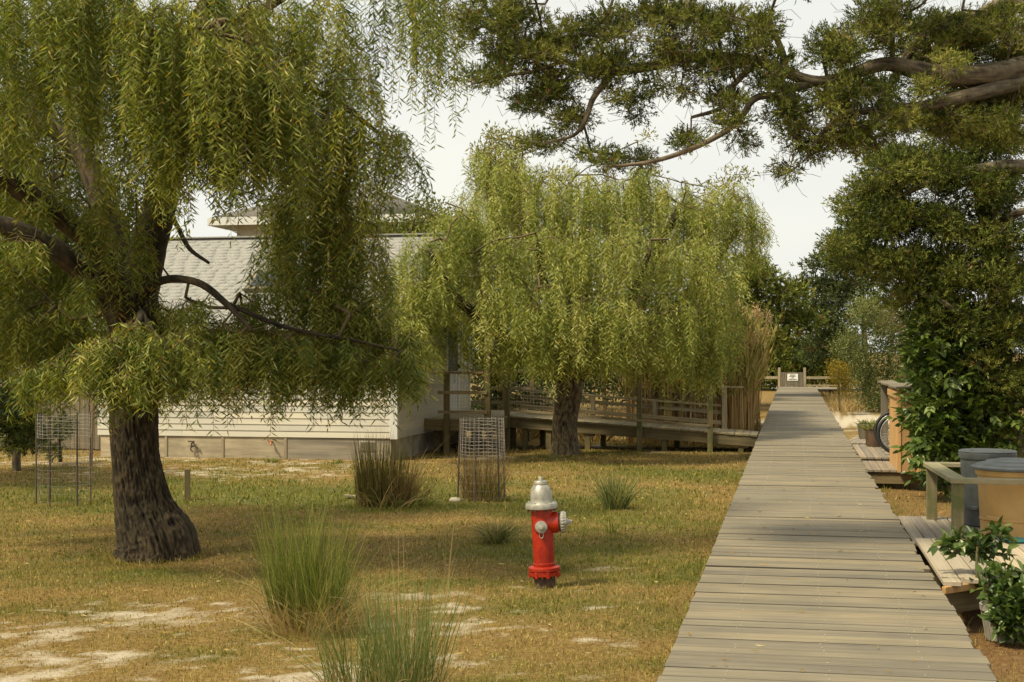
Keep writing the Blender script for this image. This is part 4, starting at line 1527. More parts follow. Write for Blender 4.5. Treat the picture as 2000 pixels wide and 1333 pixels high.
for lb, px, py in (('small weed at the house foundation left of the brush clump', 655, 906), ('smaller weed by the foundation under the copper spout', 530, 903)):
    tuft(lb, px, py, [('green_blades', 0, 0, 40, .10, .13, GREEN_T, (.2, 1.0), .4, .014, {})], 'weed', 'weed')
for t_, cc, cl, n_, H_ in ((c1, c1p, BROWN + STRAW[:2], 420, .75), (c2, c2p, GREEN_T, 90, .28)):
    g = G()
    blades(g, (cc[0], cc[1], 0), n_, .27, H_, cl, (.02, .35), .15, .006)
    o = g.build('dry_plant' if n_ > 100 else 'seedling', M['blade'], None, origin=(cc[0], cc[1], 0))
    o['label'] = 'tangle of dry brown stems growing inside the dense wire cage' if n_ > 100 else 'low green seedlings inside the thin wire cage under the willow'
    o['category'] = 'plant'
    if n_ > 100:
        g2 = G()
        blades(g2, (cc[0] + .12, cc[1] - .1, 0), 60, .12, .42, GREEN_T, (.05, .5), .3, .009)
        g2.build('green_shoots', M['blade'], o)
V, f = lathe([(0, 0), (.07, 0), (.085, .03), (.06, .06), (0, .068)], 12)
cst = gp(889, 982)
o = G().add(V * [1, .8, 1] + [cst[0], cst[1], 0], f).build('stone', M['stone'], None, smooth=True, origin=(cst[0], cst[1], 0))
o['label'] = 'small pale stone at the left foot of the dense wire cage'
o['category'] = 'stone'
for lb, px, py, s in (('flat scrap of pale wood left of the brush clump', 685, 974, .16),):
    c = gp(px, py)
    o = piece('wood_scrap', (s, .06, .03), (c[0], c[1], .03), M['pale_post'], None, (0, .1, .3))
    o['label'] = lb
    o['category'] = 'wood scrap'
# longer unmown blades where the mower cannot reach
g = G()
MIXG = [GRN[1], DRY[1], GRN[2], DRY[2], GRN[3]]
for c, r0_, n_, h_ in ((hb, .10, 170, .085), (gp(300, 1094), .37, 420, .10), (gp(1104, 886), .27, 260, .10), (sp_, .05, 40, .10), (c1p, .30, 200, .09), (c2p, .34, 200, .10)):
    a = rng.uniform(0, 2 * PI, n_)
    for k in range(n_):
        blades(g, (c[0] + r0_ * rng.uniform(.93, 1.25) * math.cos(a[k]), c[1] + r0_ * rng.uniform(.93, 1.25) * math.sin(a[k]), .0), 1, .02, h_, MIXG, (.05, .7), .4, .006)
for k in range(420):                                                # and along the edges of the boardwalk
    sx_ = rng.random() < .55
    blades(g, (XL - rng.uniform(.02, .14) if sx_ else XR + rng.uniform(.03, .3), rng.uniform(6.5, 26), 0), 2, .03, .12, MIXG, (.05, .6), .4, .007)
g.build('grass', M['blade'], kind='stuff')
# plants in the two planters
for t_, cx, cy, zt in ((bp_, 1.36, 24.75, BZ + .24), (tb, 1.40, 27.0, BZ + .19)):
    g = G()
    blades(g, (cx, cy, zt), 130, .16, .22, GREEN_T, (.2, .9), .6, .02)
    o = g.build('foliage', M['blade'], t_, kind='stuff')

# fallen willow leaves and bits on the lawn and the boards
n = 900
D = rng.uniform(7, 24, n)
px = rng.uniform(0, 1500, n)
xc = (px - 1000) / F * D
x, y = xc * CT - D * ST, D * CT + xc * ST
ok = (x < -.7) & (y < 24)
x, y = x[ok], y[ok]
bx, by = rng.uniform(XL + .03, XR - .03, 170), rng.uniform(6.5, 30, 170)
P = np.concatenate([np.stack([x, y, ground_z(x, y) + rng.uniform(.012, .035, len(x))], -1), np.stack([bx, by, np.full(170, BZ + .011)], -1)])
a = rng.uniform(0, 2 * PI, len(P))
V, f = leaf4(P, np.stack([np.cos(a), np.sin(a), rng.normal(0, .06, len(P))], -1), rng.uniform(.03, .08, len(P)), rng.uniform(.008, .016, len(P)), .1, .05)
V[len(x) * 4:, 2] = np.clip(V[len(x) * 4:, 2], BZ + .009, BZ + .018)
G().add(V, f, grad(rng.random(len(P)), [(0.20, 0.11, 0.035), (0.42, 0.28, 0.09), (0.62, 0.50, 0.24)]).repeat(4, 0)).build('fallen_leaves', M['blade'], kind='stuff')

# ------------------------------------------------------------------ trees
def grow(nodes, parent, targets, step=.25, sag=.0, jit=.03, kmax=None):
    """join every target to the nearest existing node by a crooked twig"""
    N = [np.asarray(p, float) for p in nodes]
    Pn = list(parent)
    tg = np.asarray(targets, float)
    A = np.array(N)
    cap = len(A) + len(tg) * 14 + 10
    B = np.full((cap, 3), 1e9)
    B[:len(A)] = A
    cnt = len(A)
    dmin = np.array([np.min(np.sum((A - t) ** 2, 1)) for t in tg])
    tipidx = np.zeros(len(tg), int)
    for i in np.argsort(dmin):
        t = tg[i]
        j = int(np.argmin(np.sum((B[:cnt] - t) ** 2, 1)))
        p0 = B[j].copy()
        dist = np.linalg.norm(t - p0)
        m = int(min(12, max(1, round(dist / step))))
        off = rng.normal(0, jit * dist + .004, 3)
        pr = j
        for k in range(1, m + 1):
            u = k / m
            q = p0 * (1 - u) + t * u + off * math.sin(PI * u) + np.array([0, 0, sag * dist * math.sin(PI * u)])
            if k < m:
                q = q + rng.normal(0, jit * .25 * step + .003, 3)
            B[cnt] = q
            Pn.append(pr)
            pr = cnt
            cnt += 1
        tipidx[i] = pr
    P = B[:cnt]
    Pn = np.array(Pn)
    w = np.zeros(cnt)
    w[tipidx] += 1
    for k in range(cnt - 1, -1, -1):
        if Pn[k] >= 0 and Pn[k] < k:
            w[Pn[k]] += w[k]
    return P, Pn, w, tipidx


def limb_nodes(limbs):
    """limbs: list of [(px,py,D,r_px)...]; returns tubes' points, radii and a node list"""
    out, nodes, par = [], [], []
    for L in limbs:
        pts = np.array([at(a, b, c) for a, b, c, r in L])
        rad = np.array([r * c / F for a, b, c, r in L])
        P = spline(pts, 7)
        R = np.interp(np.linspace(0, len(L) - 1, len(P)), np.arange(len(L)), rad)
        out.append((P, R))
        b = len(nodes)
        for k in range(len(P)):
            nodes.append(P[k])
            par.append(-1 if k == 0 else b + k - 1)
    return out, nodes, par


def lobes_pts(lobes):
    """lobes: (px, py, D, rx_px, ry_px, rD_m, n, ...) -> clump centres inside ellipsoids"""
    C, idx = [], []
    for i, lo in enumerate(lobes):
        px, py, D, rx, ry, rD, n = lo[:7]
        v = rvec(n) * (rng.random(n) ** .45)[:, None]
        for k in range(n):
            C.append(at(px + v[k, 0] * rx, py + v[k, 1] * ry, D + v[k, 2] * rD))
            idx.append(i)
    return np.array(C), np.array(idx)


def twigs(g, P, Pn, w, r0, ex=.42, rmax=.03, sides=4, start=0, mn=None):
    m = np.arange(len(P))
    m = m[(Pn >= 0) & (m >= start)]
    ra = np.minimum(r0 * np.maximum(w[m], 1) ** ex, rmax)
    g.add(*segs(P[Pn[m]], P[m], ra * 1.05, ra, sides))


def wider(lobes, a, b):
    return [(lo[0], lo[1], lo[2], lo[3] * a, lo[4] * b, lo[5] * 1.25) + tuple(lo[6:]) for lo in lobes]


def willow(label, base, limbs, trunk, lobes, leafL, leafW, pal, strands=6, spacing=.03, seed=1, trunk_sides=72, rough=.16, group=None, r0=.0035, spread=.10, bark='bark'):
    t = thing('willow_tree', label, 'tree', base, group)
    # trunk
    P = spline(np.array([at(a, b, c) for a, b, c, r in trunk]), 20)
    R = np.interp(np.linspace(0, len(trunk) - 1, len(P)), np.arange(len(trunk)), [r * c / F for a, b, c, r in trunk])
    V, Fs, h = tube(P, R, trunk_sides, rough, 13.0, True, .28, .6)
    G().add(V, Fs, h).build('trunk', M[bark], t, smooth=True)
    tubes, nodes, par = limb_nodes(limbs)
    for P, R in tubes:
        V, Fs, h = tube(P, R, 28 if R[0] > .06 else 10, .16 if R[0] > .04 else .05, 7.0)
        G().add(V, Fs, h).build('limb', M['bark'], t, smooth=True)
    C, idx = lobes_pts(lobes)
    P, Pn, w, tip = grow(nodes, par, C, .28, .06, .07)
    g = G()
    twigs(g, P, Pn, w, r0, .40, .022, 4, len(nodes))
    g.build('branches', M['twig'], t, kind='stuff')
    # hanging strands
    nS = len(C) * strands
    ci = np.repeat(np.arange(len(C)), strands)
    Lmin = np.array([lo[7] for lo in lobes])[idx][ci]
    Lmax = np.array([lo[8] for lo in lobes])[idx][ci]
    cl = rng.random(len(C))[ci]
    L = Lmin + (Lmax - Lmin) * (-.25 + .75 * cl + .75 * rng.random(nS))
    L = np.maximum(L, .14) * np.where(rng.random(nS) < .08, 1.25, 1)
    S0 = C[ci] + rng.normal(0, spread * .5, (nS, 3)) * np.array([1, 1, .5])
    prv = P[np.maximum(Pn[tip], 0)]
    outd = unit((C - prv) * np.array([1, 1, .35]) + rng.normal(0, .12, C.shape))[ci]
    outd = unit(outd + rng.normal(0, .5, (nS, 3)) * np.array([1, 1, .4]))
    arc = np.minimum(.10 + .16 * rng.random(nS), .35 * L)
    swayc = rng.normal(0, .05, (len(C), 2))[ci]
    sway = swayc + rng.normal(0, .045, (nS, 2))

    def pos(i, u):
        k = 1 - np.exp(-u * L[i] / np.maximum(arc[i], .02))
        p = S0[i] + outd[i] * (arc[i] * k)[:, None]
        fall = u * L[i] - arc[i] * k * .55
        p = p - np.array([0, 0, 1.0]) * fall[:, None]
        p[:, :2] += sway[i] * (u * L[i])[:, None] + .5 * sway[i][:, ::-1] * (np.sin(u * 5 + L[i] * 9) * .06)[:, None]
        return p
    # stems
    m = 6
    g = G()
    ii = np.arange(nS)
    pts = np.stack([pos(ii, np.full(nS, u)) for u in np.linspace(0, .97, m)], 1)
    a, b = pts[:, :-1].reshape(-1, 3), pts[:, 1:].reshape(-1, 3)
    V, f = segs(a, b, .0021 * leafL / .11, .0015 * leafL / .11, 3)
    g.add(V, f, grad(rng.random(nS), [(0.10, 0.07, 0.02), (0.20, 0.15, 0.04), (0.30, 0.22, 0.06)]).repeat((m - 1) * 6, 0))
    g.build('strands', M['blade'], t, kind='stuff')
    # leaves
    nl = np.maximum(3, (L / spacing).astype(int))
    li = np.repeat(ii, nl)
    u = (np.arange(len(li)) - np.repeat(np.cumsum(nl) - nl, nl)) / np.repeat(nl, nl)
    u = np.clip(.10 + u * .91 + rng.normal(0, .01, len(li)), 0.02, 1)
    Pl = pos(li, u)
    side = (np.arange(len(li)) % 2) * PI + rng.uniform(0, 2 * PI, nS)[li] + u * 3 + rng.normal(0, .7, len(li))
    dn = rng.uniform(.35, 1.2, len(li))
    d = np.stack([np.cos(side), np.sin(side), -dn], -1)
    LL = leafL * rng.uniform(.45, 1.25, len(li)) * (1.05 - .35 * np.abs(u - .5))
    V, f = leaf4(Pl, d, LL, leafW * rng.uniform(.75, 1.2, len(li)))
    tone = np.clip(.42 + .20 * rng.normal(size=len(C))[ci][li] * .8 + .10 * rng.normal(size=nS)[li] + .16 * rng.normal(size=len(li)), 0, 1)
    c = grad(tone, pal)
    yel = rng.random(len(li)) < .022
    c[yel] = np.array([0.38, 0.27, 0.045])
    G().add(V, f, np.repeat(c, 4, 0)).build('leaves', M['leaf'], t, kind='stuff')
    return t, len(li)


W1_PAL = [(0.070, 0.108, 0.014), (0.135, 0.182, 0.026), (0.235, 0.275, 0.046), (0.360, 0.370, 0.085), (0.500, 0.470, 0.150)]
W1_TRUNK = [(302, 1105, 13.4, 82), (302, 1085, 13.4, 78), (298, 1055, 13.4, 76), (284, 1015, 13.4, 64), (276, 980, 13.4, 55), (270, 940, 13.4, 50), (264, 895, 13.4, 46), (261, 845, 13.4, 45), (260, 790, 13.4, 46), (262, 730, 13.4, 46), (264, 670, 13.4, 46), (258, 610, 13.4, 52), (252, 570, 13.4, 46)]
W1_LIMBS = [
    [(258, 640, 13.4, 42), (272, 560, 13.4, 38), (290, 480, 13.4, 35), (311, 400, 13.4, 33), (330, 310, 13.4, 31), (345, 220, 13.3, 27), (362, 120, 13.2, 22), (400, 20, 13.0, 17), (450, -90, 12.9, 12)],
    [(250, 640, 13.4, 29), (200, 575, 13.3, 22), (130, 505, 13.1, 22), (60, 462, 13.0, 20), (-30, 430, 12.9, 17), (-140, 400, 12.7, 9), (-230, 350, 12.5, 3)],
    [(255, 600, 13.5, 26), (222, 480, 13.6, 24), (190, 370, 13.7, 22), (152, 292, 13.8, 19), (92, 246, 13.9, 16), (40, 222, 14.0, 14), (-60, 180, 14.1, 10), (-180, 90, 14.2, 3)],
    [(250, 610, 13.2, 27), (182, 482, 12.9, 24), (122, 427, 12.7, 22), (50, 376, 12.5, 22), (-30, 336, 12.3, 19), (-160, 290, 12.0, 10), (-270, 200, 11.8, 3)],
    [(338, 230, 13.3, 18), (270, 180, 13.1, 16), (215, 152, 12.9, 15), (176, 156, 12.8, 14)],
    [(205, 155, 12.9, 10), (205, 110, 13.0, 9), (225, 60, 13.1, 8), (230, -40, 13.2, 6)],
    [(272, 590, 13.2, 9), (300, 556, 13.0, 9), (340, 545, 12.8, 8), (392, 555, 12.6, 7), (440, 592, 12.4, 6), (492, 645, 12.2, 4)],
    [(322, 400, 13.3, 6), (346, 442, 13.2, 5), (370, 486, 13.1, 4.5), (408, 514, 13.0, 3)],
    [(370, 100, 13.1, 13), (450, 45, 13.0, 11), (535, 6, 12.9, 9), (640, -70, 12.8, 6)],
    [(345, 290, 13.4, 11), (420, 292, 13.3, 9), (500, 315, 13.2, 7), (600, 375, 13.0, 5), (690, 430, 13.0, 3)],
    [(345, 230, 13.3, 12), (470, 190, 13.0, 10), (620, 180, 12.7, 7), (740, 260, 12.8, 4)],
    [(350, 190, 13.3, 11), (400, 110, 12.2, 9), (430, 60, 11.4, 7), (440, 40, 11.0, 4)],
    [(270, 640, 13.2, 9), (275, 615, 12.4, 8), (262, 640, 11.9, 6), (215, 670, 11.8, 4), (170, 690, 11.8, 3)],
    [(275, 610, 12.4, 6), (300, 650, 11.9, 5), (335, 680, 11.7, 3)],
    [(440, 592, 12.4, 5), (560, 640, 12.4, 4), (690, 665, 12.4, 3), (800, 690, 12.3, 2)]]
W1_LOBES = [
    (420, -30, 12.0, 70, 40, .4, 14, .6, 1.1), (500, 20, 12.0, 60, 40, .4, 14, .6, 1.1), (390, 40, 12.0, 50, 40, .4, 10, .6, 1.0),
    (20, 250, 12.3, 60, 30, .4, 8, .3, .6), (100, 380, 12.3, 60, 20, .3, 6, .2, .4), (190, 420, 12.5, 40, 30, .3, 6, .3, .6), (30, 470, 12.0, 60, 20, .3, 8, .2, .4), (180, 540, 12.6, 50, 30, .4, 7, .3, .5), (255, 350, 12.7, 40, 40, .3, 7, .4, .9), (275, 480, 12.8, 30, 40, .3, 6, .3, .7),
    (-20, 40, 12.4, 100, 60, .5, 18, .5, .9), (150, 40, 12.4, 100, 50, .5, 18, .5, .9), (0, 250, 15.5, 200, 120, .8, 40, .8, 1.4), (200, 330, 15.5, 80, 60, .8, 20, .7, 1.3), (100, 620, 14.6, 140, 50, .6, 24, .5, .9), (400, 120, 13.6, 120, 80, .6, 24, .7, 1.2),
    (620, 560, 13.0, 90, 30, .5, 16, .5, .9), (700, 600, 12.8, 60, 30, .4, 14, .4, .8), (780, 660, 12.6, 40, 20, .3, 10, .3, .55), (480, 590, 13.0, 60, 20, .4, 10, .4, .7),
    (60, -70, 11.6, 170, 40, .5, 26, .7, 1.15), (190, -30, 11.3, 100, 50, .4, 22, .6, 1.1), (330, 30, 11.0, 90, 60, .4, 26, .7, 1.25), (435, 75, 10.9, 70, 60, .4, 26, .8, 1.25),
    (535, 150, 11.1, 60, 60, .4, 20, .6, 1.1), (480, 215, 11.3, 80, 50, .4, 14, .5, .9), (330, 230, 11.3, 70, 60, .4, 14, .5, .85), (250, 150, 11.5, 60, 60, .4, 12, .6, .9), (90, 140, 12.0, 110, 60, .5, 16, .6, .95),
    (620, 200, 12.3, 70, 70, .6, 18, .6, 1.1), (690, 120, 12.6, 70, 90, .7, 12, .6, 1.1), (600, 0, 12.6, 120, 60, .8, 22, .7, 1.2), (760, -70, 12.8, 80, 40, .8, 9, .8, 1.3), (835, -80, 12.6, 50, 30, .6, 8, .8, 1.35), (862, -10, 12.4, 20, 40, .4, 4, .7, 1.2),
    (700, 270, 12.8, 70, 60, .7, 16, .5, .9), (785, 270, 12.8, 45, 60, .5, 7, .4, .75), (580, 340, 13.0, 55, 60, .7, 15, .8, 1.5), (645, 380, 13.0, 60, 60, .6, 17, .8, 1.4), (700, 430, 13.0, 40, 60, .6, 15, .6, 1.2), (728, 510, 13.0, 25, 50, .5, 8, .5, .8),
    (560, 480, 13.2, 50, 50, .6, 10, .6, .9), (440, 270, 13.4, 90, 50, .6, 10, .25, .55), (530, 420, 13.2, 24, 40, .5, 4, .5, .9),
    (100, 100, 15.0, 200, 120, 1.0, 40, .8, 1.4), (300, 60, 15.5, 150, 100, 1.0, 25, .8, 1.3), (560, 100, 15.5, 130, 100, 1.0, 22, .7, 1.3), (80, 330, 15.0, 120, 80, 1.0, 30, .8, 1.4), (170, 450, 14.8, 90, 70, .8, 24, .7, 1.1), (30, 520, 14.5, 90, 60, .8, 22, .7, 1.2),
    (-150, 120, 13.5, 130, 150, 2.0, 44, .8, 1.4), (-200, 330, 12.8, 150, 100, 1.2, 30, .6, 1.2), (-200, 470, 13.5, 130, 100, 1.5, 26, .6, 1.2),
    (270, 640, 11.8, 60, 25, .3, 12, .4, .7), (180, 680, 11.8, 90, 30, .4, 16, .3, .55), (85, 720, 12.0, 70, 25, .4, 10, .22, .4), (340, 680, 11.7, 60, 40, .4, 16, .3, .55), (270, 715, 11.6, 90, 30, .3, 16, .22, .42),
    (430, 650, 12.3, 80, 30, .5, 18, .35, .65), (520, 660, 12.4, 80, 30, .5, 20, .35, .65), (620, 675, 12.4, 80, 25, .5, 20, .32, .58), (720, 690, 12.4, 70, 25, .5, 18, .28, .5), (800, 705, 12.3, 45, 20, .4, 10, .16, .34),
    (300, 600, 13.5, 120, 40, .6, 24, .5, .85), (480, 640, 13.6, 120, 25, .6, 22, .35, .65), (650, 640, 13.6, 90, 30, .6, 20, .4, .65), (120, 610, 14.0, 120, 50, .6, 28, .5, .85), (390, 590, 12.6, 60, 20, .4, 6, .3, .5)]
willow('big weeping willow with a thick leaning trunk on the left lawn', gp(298, 1092), W1_LIMBS, W1_TRUNK, [lo[:6] + (int(lo[6] * (1.45 if lo[1] > 590 else 1.0)),) + lo[7:] for lo in W1_LOBES], .102, .0138, W1_PAL, 5, .025, trunk_sides=180, rough=.20, group='weeping willows')

W2_PAL = [(0.125, 0.175, 0.028), (0.240, 0.295, 0.055), (0.385, 0.420, 0.105), (0.520, 0.530, 0.170), (0.650, 0.610, 0.260)]
W2D = 26.7
W2_TRUNK = [(1105, 895, W2D, 32), (1104, 880, W2D, 28), (1103, 860, W2D, 25), (1102, 830, W2D, 24), (1106, 800, W2D, 24), (1110, 770, W2D, 26), (1112, 730, W2D, 26), (1110, 690, W2D, 22)]
W2_LIMBS = [
    [(1110, 740, W2D, 20), (1060, 640, W2D - .3, 16), (1000, 520, W2D - .2, 12), (960, 400, W2D, 8), (955, 300, W2D, 4)],
    [(1112, 740, W2D, 20), (1130, 620, W2D, 16), (1140, 480, W2D, 12), (1150, 370, W2D, 6)],
    [(1114, 740, W2D, 20), (1190, 640, W2D - .2, 15), (1270, 520, W2D, 11), (1330, 400, W2D + .2, 6)],
    [(1116, 740, W2D, 18), (1230, 670, W2D, 13), (1350, 570, W2D + .3, 10), (1440, 450, W2D + .5, 5)],
    [(1108, 740, W2D, 18), (1000, 670, W2D - 1.2, 13), (890, 580, W2D - 2.2, 9), (840, 490, W2D - 2.5, 5)],
    [(1110, 740, W2D, 16), (1090, 640, W2D - 1.2, 11), (1060, 540, W2D - 2.0, 7), (1050, 470, W2D - 2.3, 4)],
    [(1112, 740, W2D, 16), (1170, 650, W2D - 1.2, 11), (1240, 560, W2D - 2.0, 7), (1270, 490, W2D - 2.2, 4)],
    [(1112, 740, W2D, 16), (1120, 640, W2D + 1.2, 11), (1100, 500, W2D + 2.0, 7), (1090, 400, W2D + 2.2, 4)],
    [(1112, 740, W2D, 16), (1220, 640, W2D + 1.2, 11), (1300, 500, W2D + 2.0, 7), (1340, 420, W2D + 2.2, 4)]]
W2_LOBES = [
    (800, 640, W2D - 2.7, 35, 30, .5, 14, .5, 1.0), (825, 690, W2D - 2.6, 25, 15, .4, 9, .25, .5), (790, 580, W2D - 2.6, 25, 40, .5, 10, .5, 1.0), (775, 690, W2D - 2.7, 16, 20, .3, 6, .25, .5),
    (955, 300, W2D, 28, 20, .4, 9, .5, 1.0), (1010, 320, W2D, 25, 20, .4, 8, .5, 1.0), (1240, 340, W2D, 30, 14, .4, 8, .5, 1.0), (1420, 375, W2D + .3, 26, 14, .4, 7, .7, 1.3),
    (955, 345, W2D, 60, 40, .6, 18, .9, 1.5), (1000, 380, W2D - .4, 60, 40, .7, 20, .9, 1.5), (1060, 360, W2D, 60, 30, .8, 20, .9, 1.6), (1130, 375, W2D - .3, 60, 30, .8, 22, .9, 1.6), (1210, 370, W2D, 60, 30, .8, 22, .9, 1.6),
    (1290, 375, W2D + .2, 60, 30, .8, 22, .9, 1.6), (1370, 400, W2D + .3, 50, 30, .7, 18, .9, 1.7), (1440, 400, W2D + .4, 35, 25, .5, 12, 1.0, 1.8), (1475, 430, W2D + .5, 15, 15, .3, 5, .6, 1.3), (1490, 445, W2D + .5, 14, 10, .2, 3, .25, .5),
    (895, 420, W2D - 1.6, 46, 35, .6, 16, .8, 1.4), (840, 480, W2D - 2.2, 36, 30, .5, 14, .8, 1.5), (805, 530, W2D - 2.6, 26, 35, .5, 8, .7, 1.1), (820, 600, W2D - 2.6, 35, 35, .5, 16, .6, 1.0), (850, 560, W2D - 2.2, 40, 40, .6, 14, .7, 1.2),
    (940, 470, W2D - 1.6, 60, 40, .6, 18, .8, 1.4), (1030, 470, W2D - 2.0, 60, 40, .6, 20, .8, 1.4), (1120, 480, W2D - 2.2, 60, 40, .6, 20, .8, 1.4), (1220, 480, W2D - 2.2, 60, 40, .6, 20, .8, 1.4), (1310, 490, W2D - 1.8, 60, 40, .6, 20, .8, 1.4), (1390, 500, W2D - 1.0, 40, 40, .6, 16, .9, 1.6),
    (885, 600, W2D - 1.6, 45, 25, .5, 10, .3, .55), (960, 600, W2D - 2.2, 60, 40, .5, 16, .6, 1.1), (1040, 600, W2D - 2.7, 60, 40, .5, 18, .7, 1.2), (1120, 610, W2D - 2.8, 60, 40, .5, 18, .6, 1.2), (1210, 610, W2D - 2.7, 60, 40, .5, 18, .6, 1.1), (1300, 610, W2D - 2.2, 60, 40, .5, 18, .7, 1.2), (1380, 620, W2D - 1.3, 40, 40, .5, 14, .7, 1.2),
    (1000, 680, W2D - 2.0, 50, 20, .5, 12, .35, .65), (1090, 690, W2D - 2.6, 60, 20, .5, 12, .35, .6), (1180, 690, W2D - 2.6, 60, 20, .5, 12, .3, .6), (1270, 690, W2D - 2.2, 60, 20, .5, 12, .35, .65), (1360, 690, W2D - 1.2, 50, 20, .5, 14, .5, .85), (1410, 660, W2D - .3, 20, 30, .5, 8, .5, .9),
    (960, 480, W2D + 2, 100, 70, .8, 24, .9, 1.6), (1110, 460, W2D + 2.3, 100, 70, .8, 24, .9, 1.6), (1270, 460, W2D + 2.3, 100, 70, .8, 24, .9, 1.6), (1390, 520, W2D + 1.6, 50, 70, .7, 16, .9, 1.6), (880, 560, W2D + 1.4, 60, 60, .7, 14, .7, 1.3),
    (1000, 640, W2D + 1.8, 120, 40, .8, 18, .5, .9), (1250, 640, W2D + 1.8, 120, 40, .8, 20, .5, .9)]
willow('rounder yellow green weeping willow in front of the ramp', gp(1105, 890), W2_LIMBS, W2_TRUNK, [lo[:6] + (int(lo[6] * 1.3), lo[7] * .7, lo[8] * .85) for lo in wider(W2_LOBES, 1.15, 1.5)], .125, .0185, W2_PAL, 6, .036, trunk_sides=64, rough=.16, group='weeping willows', r0=.005, spread=.22, bark='bark_light')


CED_PAL = [(0.030, 0.046, 0.007), (0.075, 0.100, 0.014), (0.140, 0.170, 0.026), (0.220, 0.235, 0.044), (0.310, 0.295, 0.075)]
CED_BROWN = (0.16, 0.075, 0.025)


def sprays(g, C, rad, n, L, W, pal, updir=.4, outc=None, brown=.01, tone0=.45):
    """scaly evergreen sprays: small fans of narrow blades round each clump centre"""
    N = len(C)
    per = 7
    ci = np.repeat(np.arange(N), n)
    off = rvec(N * n) * (rng.random(N * n) ** .5)[:, None] * rad
    P = C[ci] + off * np.array([1, 1, .62])
    ax = unit(off * 1.0 / rad + np.array([0, 0, updir]) + (0 if outc is None else outc[ci] * .8) + rng.normal(0, .35, (N * n, 3)))
    si = np.repeat(np.arange(N * n), per)
    u = np.tile(np.linspace(-.1, .9, per), N * n)
    Pb = P[si] + ax[si] * (u * L * 1.1)[:, None]
    d = unit(ax[si] + rng.normal(0, .55, (len(si), 3)))
    V, f = leaf4(Pb, d, L * rng.uniform(.6, 1.1, len(si)), W * rng.uniform(.8, 1.3, len(si)), .3, .1)
    tone = np.clip(tone0 + .22 * rng.normal(size=N)[ci][si] + .14 * rng.normal(size=N * n)[si] + .12 * rng.normal(size=len(si)), 0, 1)
    c = grad(tone, pal)
    br = rng.random(N * n)[si] < brown
    c[br] = np.array(CED_BROWN) * rng.uniform(.7, 1.3, (br.sum(), 1))
    g.add(V, f, np.repeat(c, 4, 0))


def evergreen(label, limbs, lobes, rad, nsp, L, W, pal=CED_PAL, name='cedar_tree', cat='tree', r0=.0035, rmax=.035, base=None, group=None, updir=.35, step=.22, brown=.012, tone0=.45, big=.05, jit=.12, bare=0):
    if base is None:
        a = limbs[0][0]
        base = at(a[0], a[1], a[2])
        base[2] = 0
    t = thing(name, label, cat, base, group)
    tubes, nodes, par = limb_nodes(limbs)
    for i, (P, R) in enumerate(tubes):
        V, Fs, h = tube(P, R, 26 if R[0] > big else 10, .14 if R[0] > big else .06, 6.0)
        G().add(V, Fs, h).build('trunk' if i == 0 else 'limb', M['cedar_bark'], t, smooth=True)
    C, idx = lobes_pts(lobes)
    P, Pn, w, tip = grow(nodes, par, C, step, .02, jit)
    g = G()
    twigs(g, P, Pn, w, r0, .42, rmax, 4, len(nodes))
    if bare:                                                    # dead twiglets inside the crown
        k = rng.integers(len(nodes), len(P), bare)
        p0 = P[k]
        p1 = p0 + rvec(bare) * rng.uniform(.08, .28, bare)[:, None] * np.array([1, 1, .7])
        p2 = p1 + rvec(bare) * rng.uniform(.04, .15, bare)[:, None]
        g.add(*segs(np.vstack([p0, p1]), np.vstack([p1, p2]), r0 * .7, r0 * .5, 3))
    g.build('branches', M['cedar_bark'], t, kind='stuff')
    outd = unit(C - P[np.maximum(Pn[tip], 0)])
    g = G()
    sprays(g, C, rad, nsp, L, W, pal, updir, outd, brown, tone0)
    g.build('foliage', M['needle'], t, kind='stuff')
    return t


def lob(D, rD, *rows):
    return [(a, b, D + (r[0] if r else 0), c, d, rD, n) for a, b, c, d, n, *r in rows]


# the near cedar whose limbs reach over the boardwalk
OV_LIMBS = [
    [(2390, 1150, 11.3, 70), (2370, 900, 11.3, 60), (2340, 600, 11.3, 52), (2290, 350, 11.3, 42), (2230, 150, 11.2, 34), (2150, -100, 11.2, 24)],
    [(2290, 330, 11.3, 30), (2120, 120, 11.2, 27), (2010, 132, 11.1, 24), (1930, 146, 11.0, 22), (1850, 148, 10.9, 20), (1780, 134, 10.8, 17), (1720, 126, 10.8, 13), (1600, 160, 10.8, 11), (1480, 120, 10.8, 11), (1360, 112, 10.8, 10), (1260, 132, 10.8, 9), (1180, 140, 10.7, 8), (1100, 120, 10.7, 6), (1000, 100, 10.7, 4)],
    [(2120, 130, 11.2, 16), (1960, 170, 11.0, 14), (1880, 190, 10.9, 13), (1800, 208, 10.8, 10), (1720, 214, 10.7, 8), (1640, 230, 10.6, 5), (1580, 290, 10.6, 3)],
    [(2230, 100, 11.3, 20), (2000, 10, 11.6, 17), (1900, 40, 11.6, 15), (1800, 80, 11.6, 12), (1760, 130, 11.5, 9), (1700, 230, 11.4, 5)],
    [(1600, 160, 10.8, 9), (1530, 170, 10.8, 9), (1530, 110, 10.9, 7), (1500, 40, 11.0, 5)],
    [(1560, 195, 10.7, 9), (1480, 190, 10.6, 7), (1440, 240, 10.5, 6), (1380, 278, 10.4, 5), (1310, 306, 10.3, 4.5), (1250, 320, 10.2, 4), (1190, 325, 10.2, 2.5)],
    [(1200, 140, 10.7, 7), (1160, 190, 10.6, 6), (1145, 230, 10.5, 5), (1120, 265, 10.5, 3.5), (1060, 280, 10.4, 2)],
    [(1480, 120, 10.8, 6), (1430, 170, 10.7, 6), (1410, 210, 10.6, 5), (1350, 230, 10.6, 3)],
    [(1100, 120, 10.7, 4), (1040, 140, 10.6, 3.5), (980, 150, 10.6, 3), (920, 165, 10.5, 2)]]
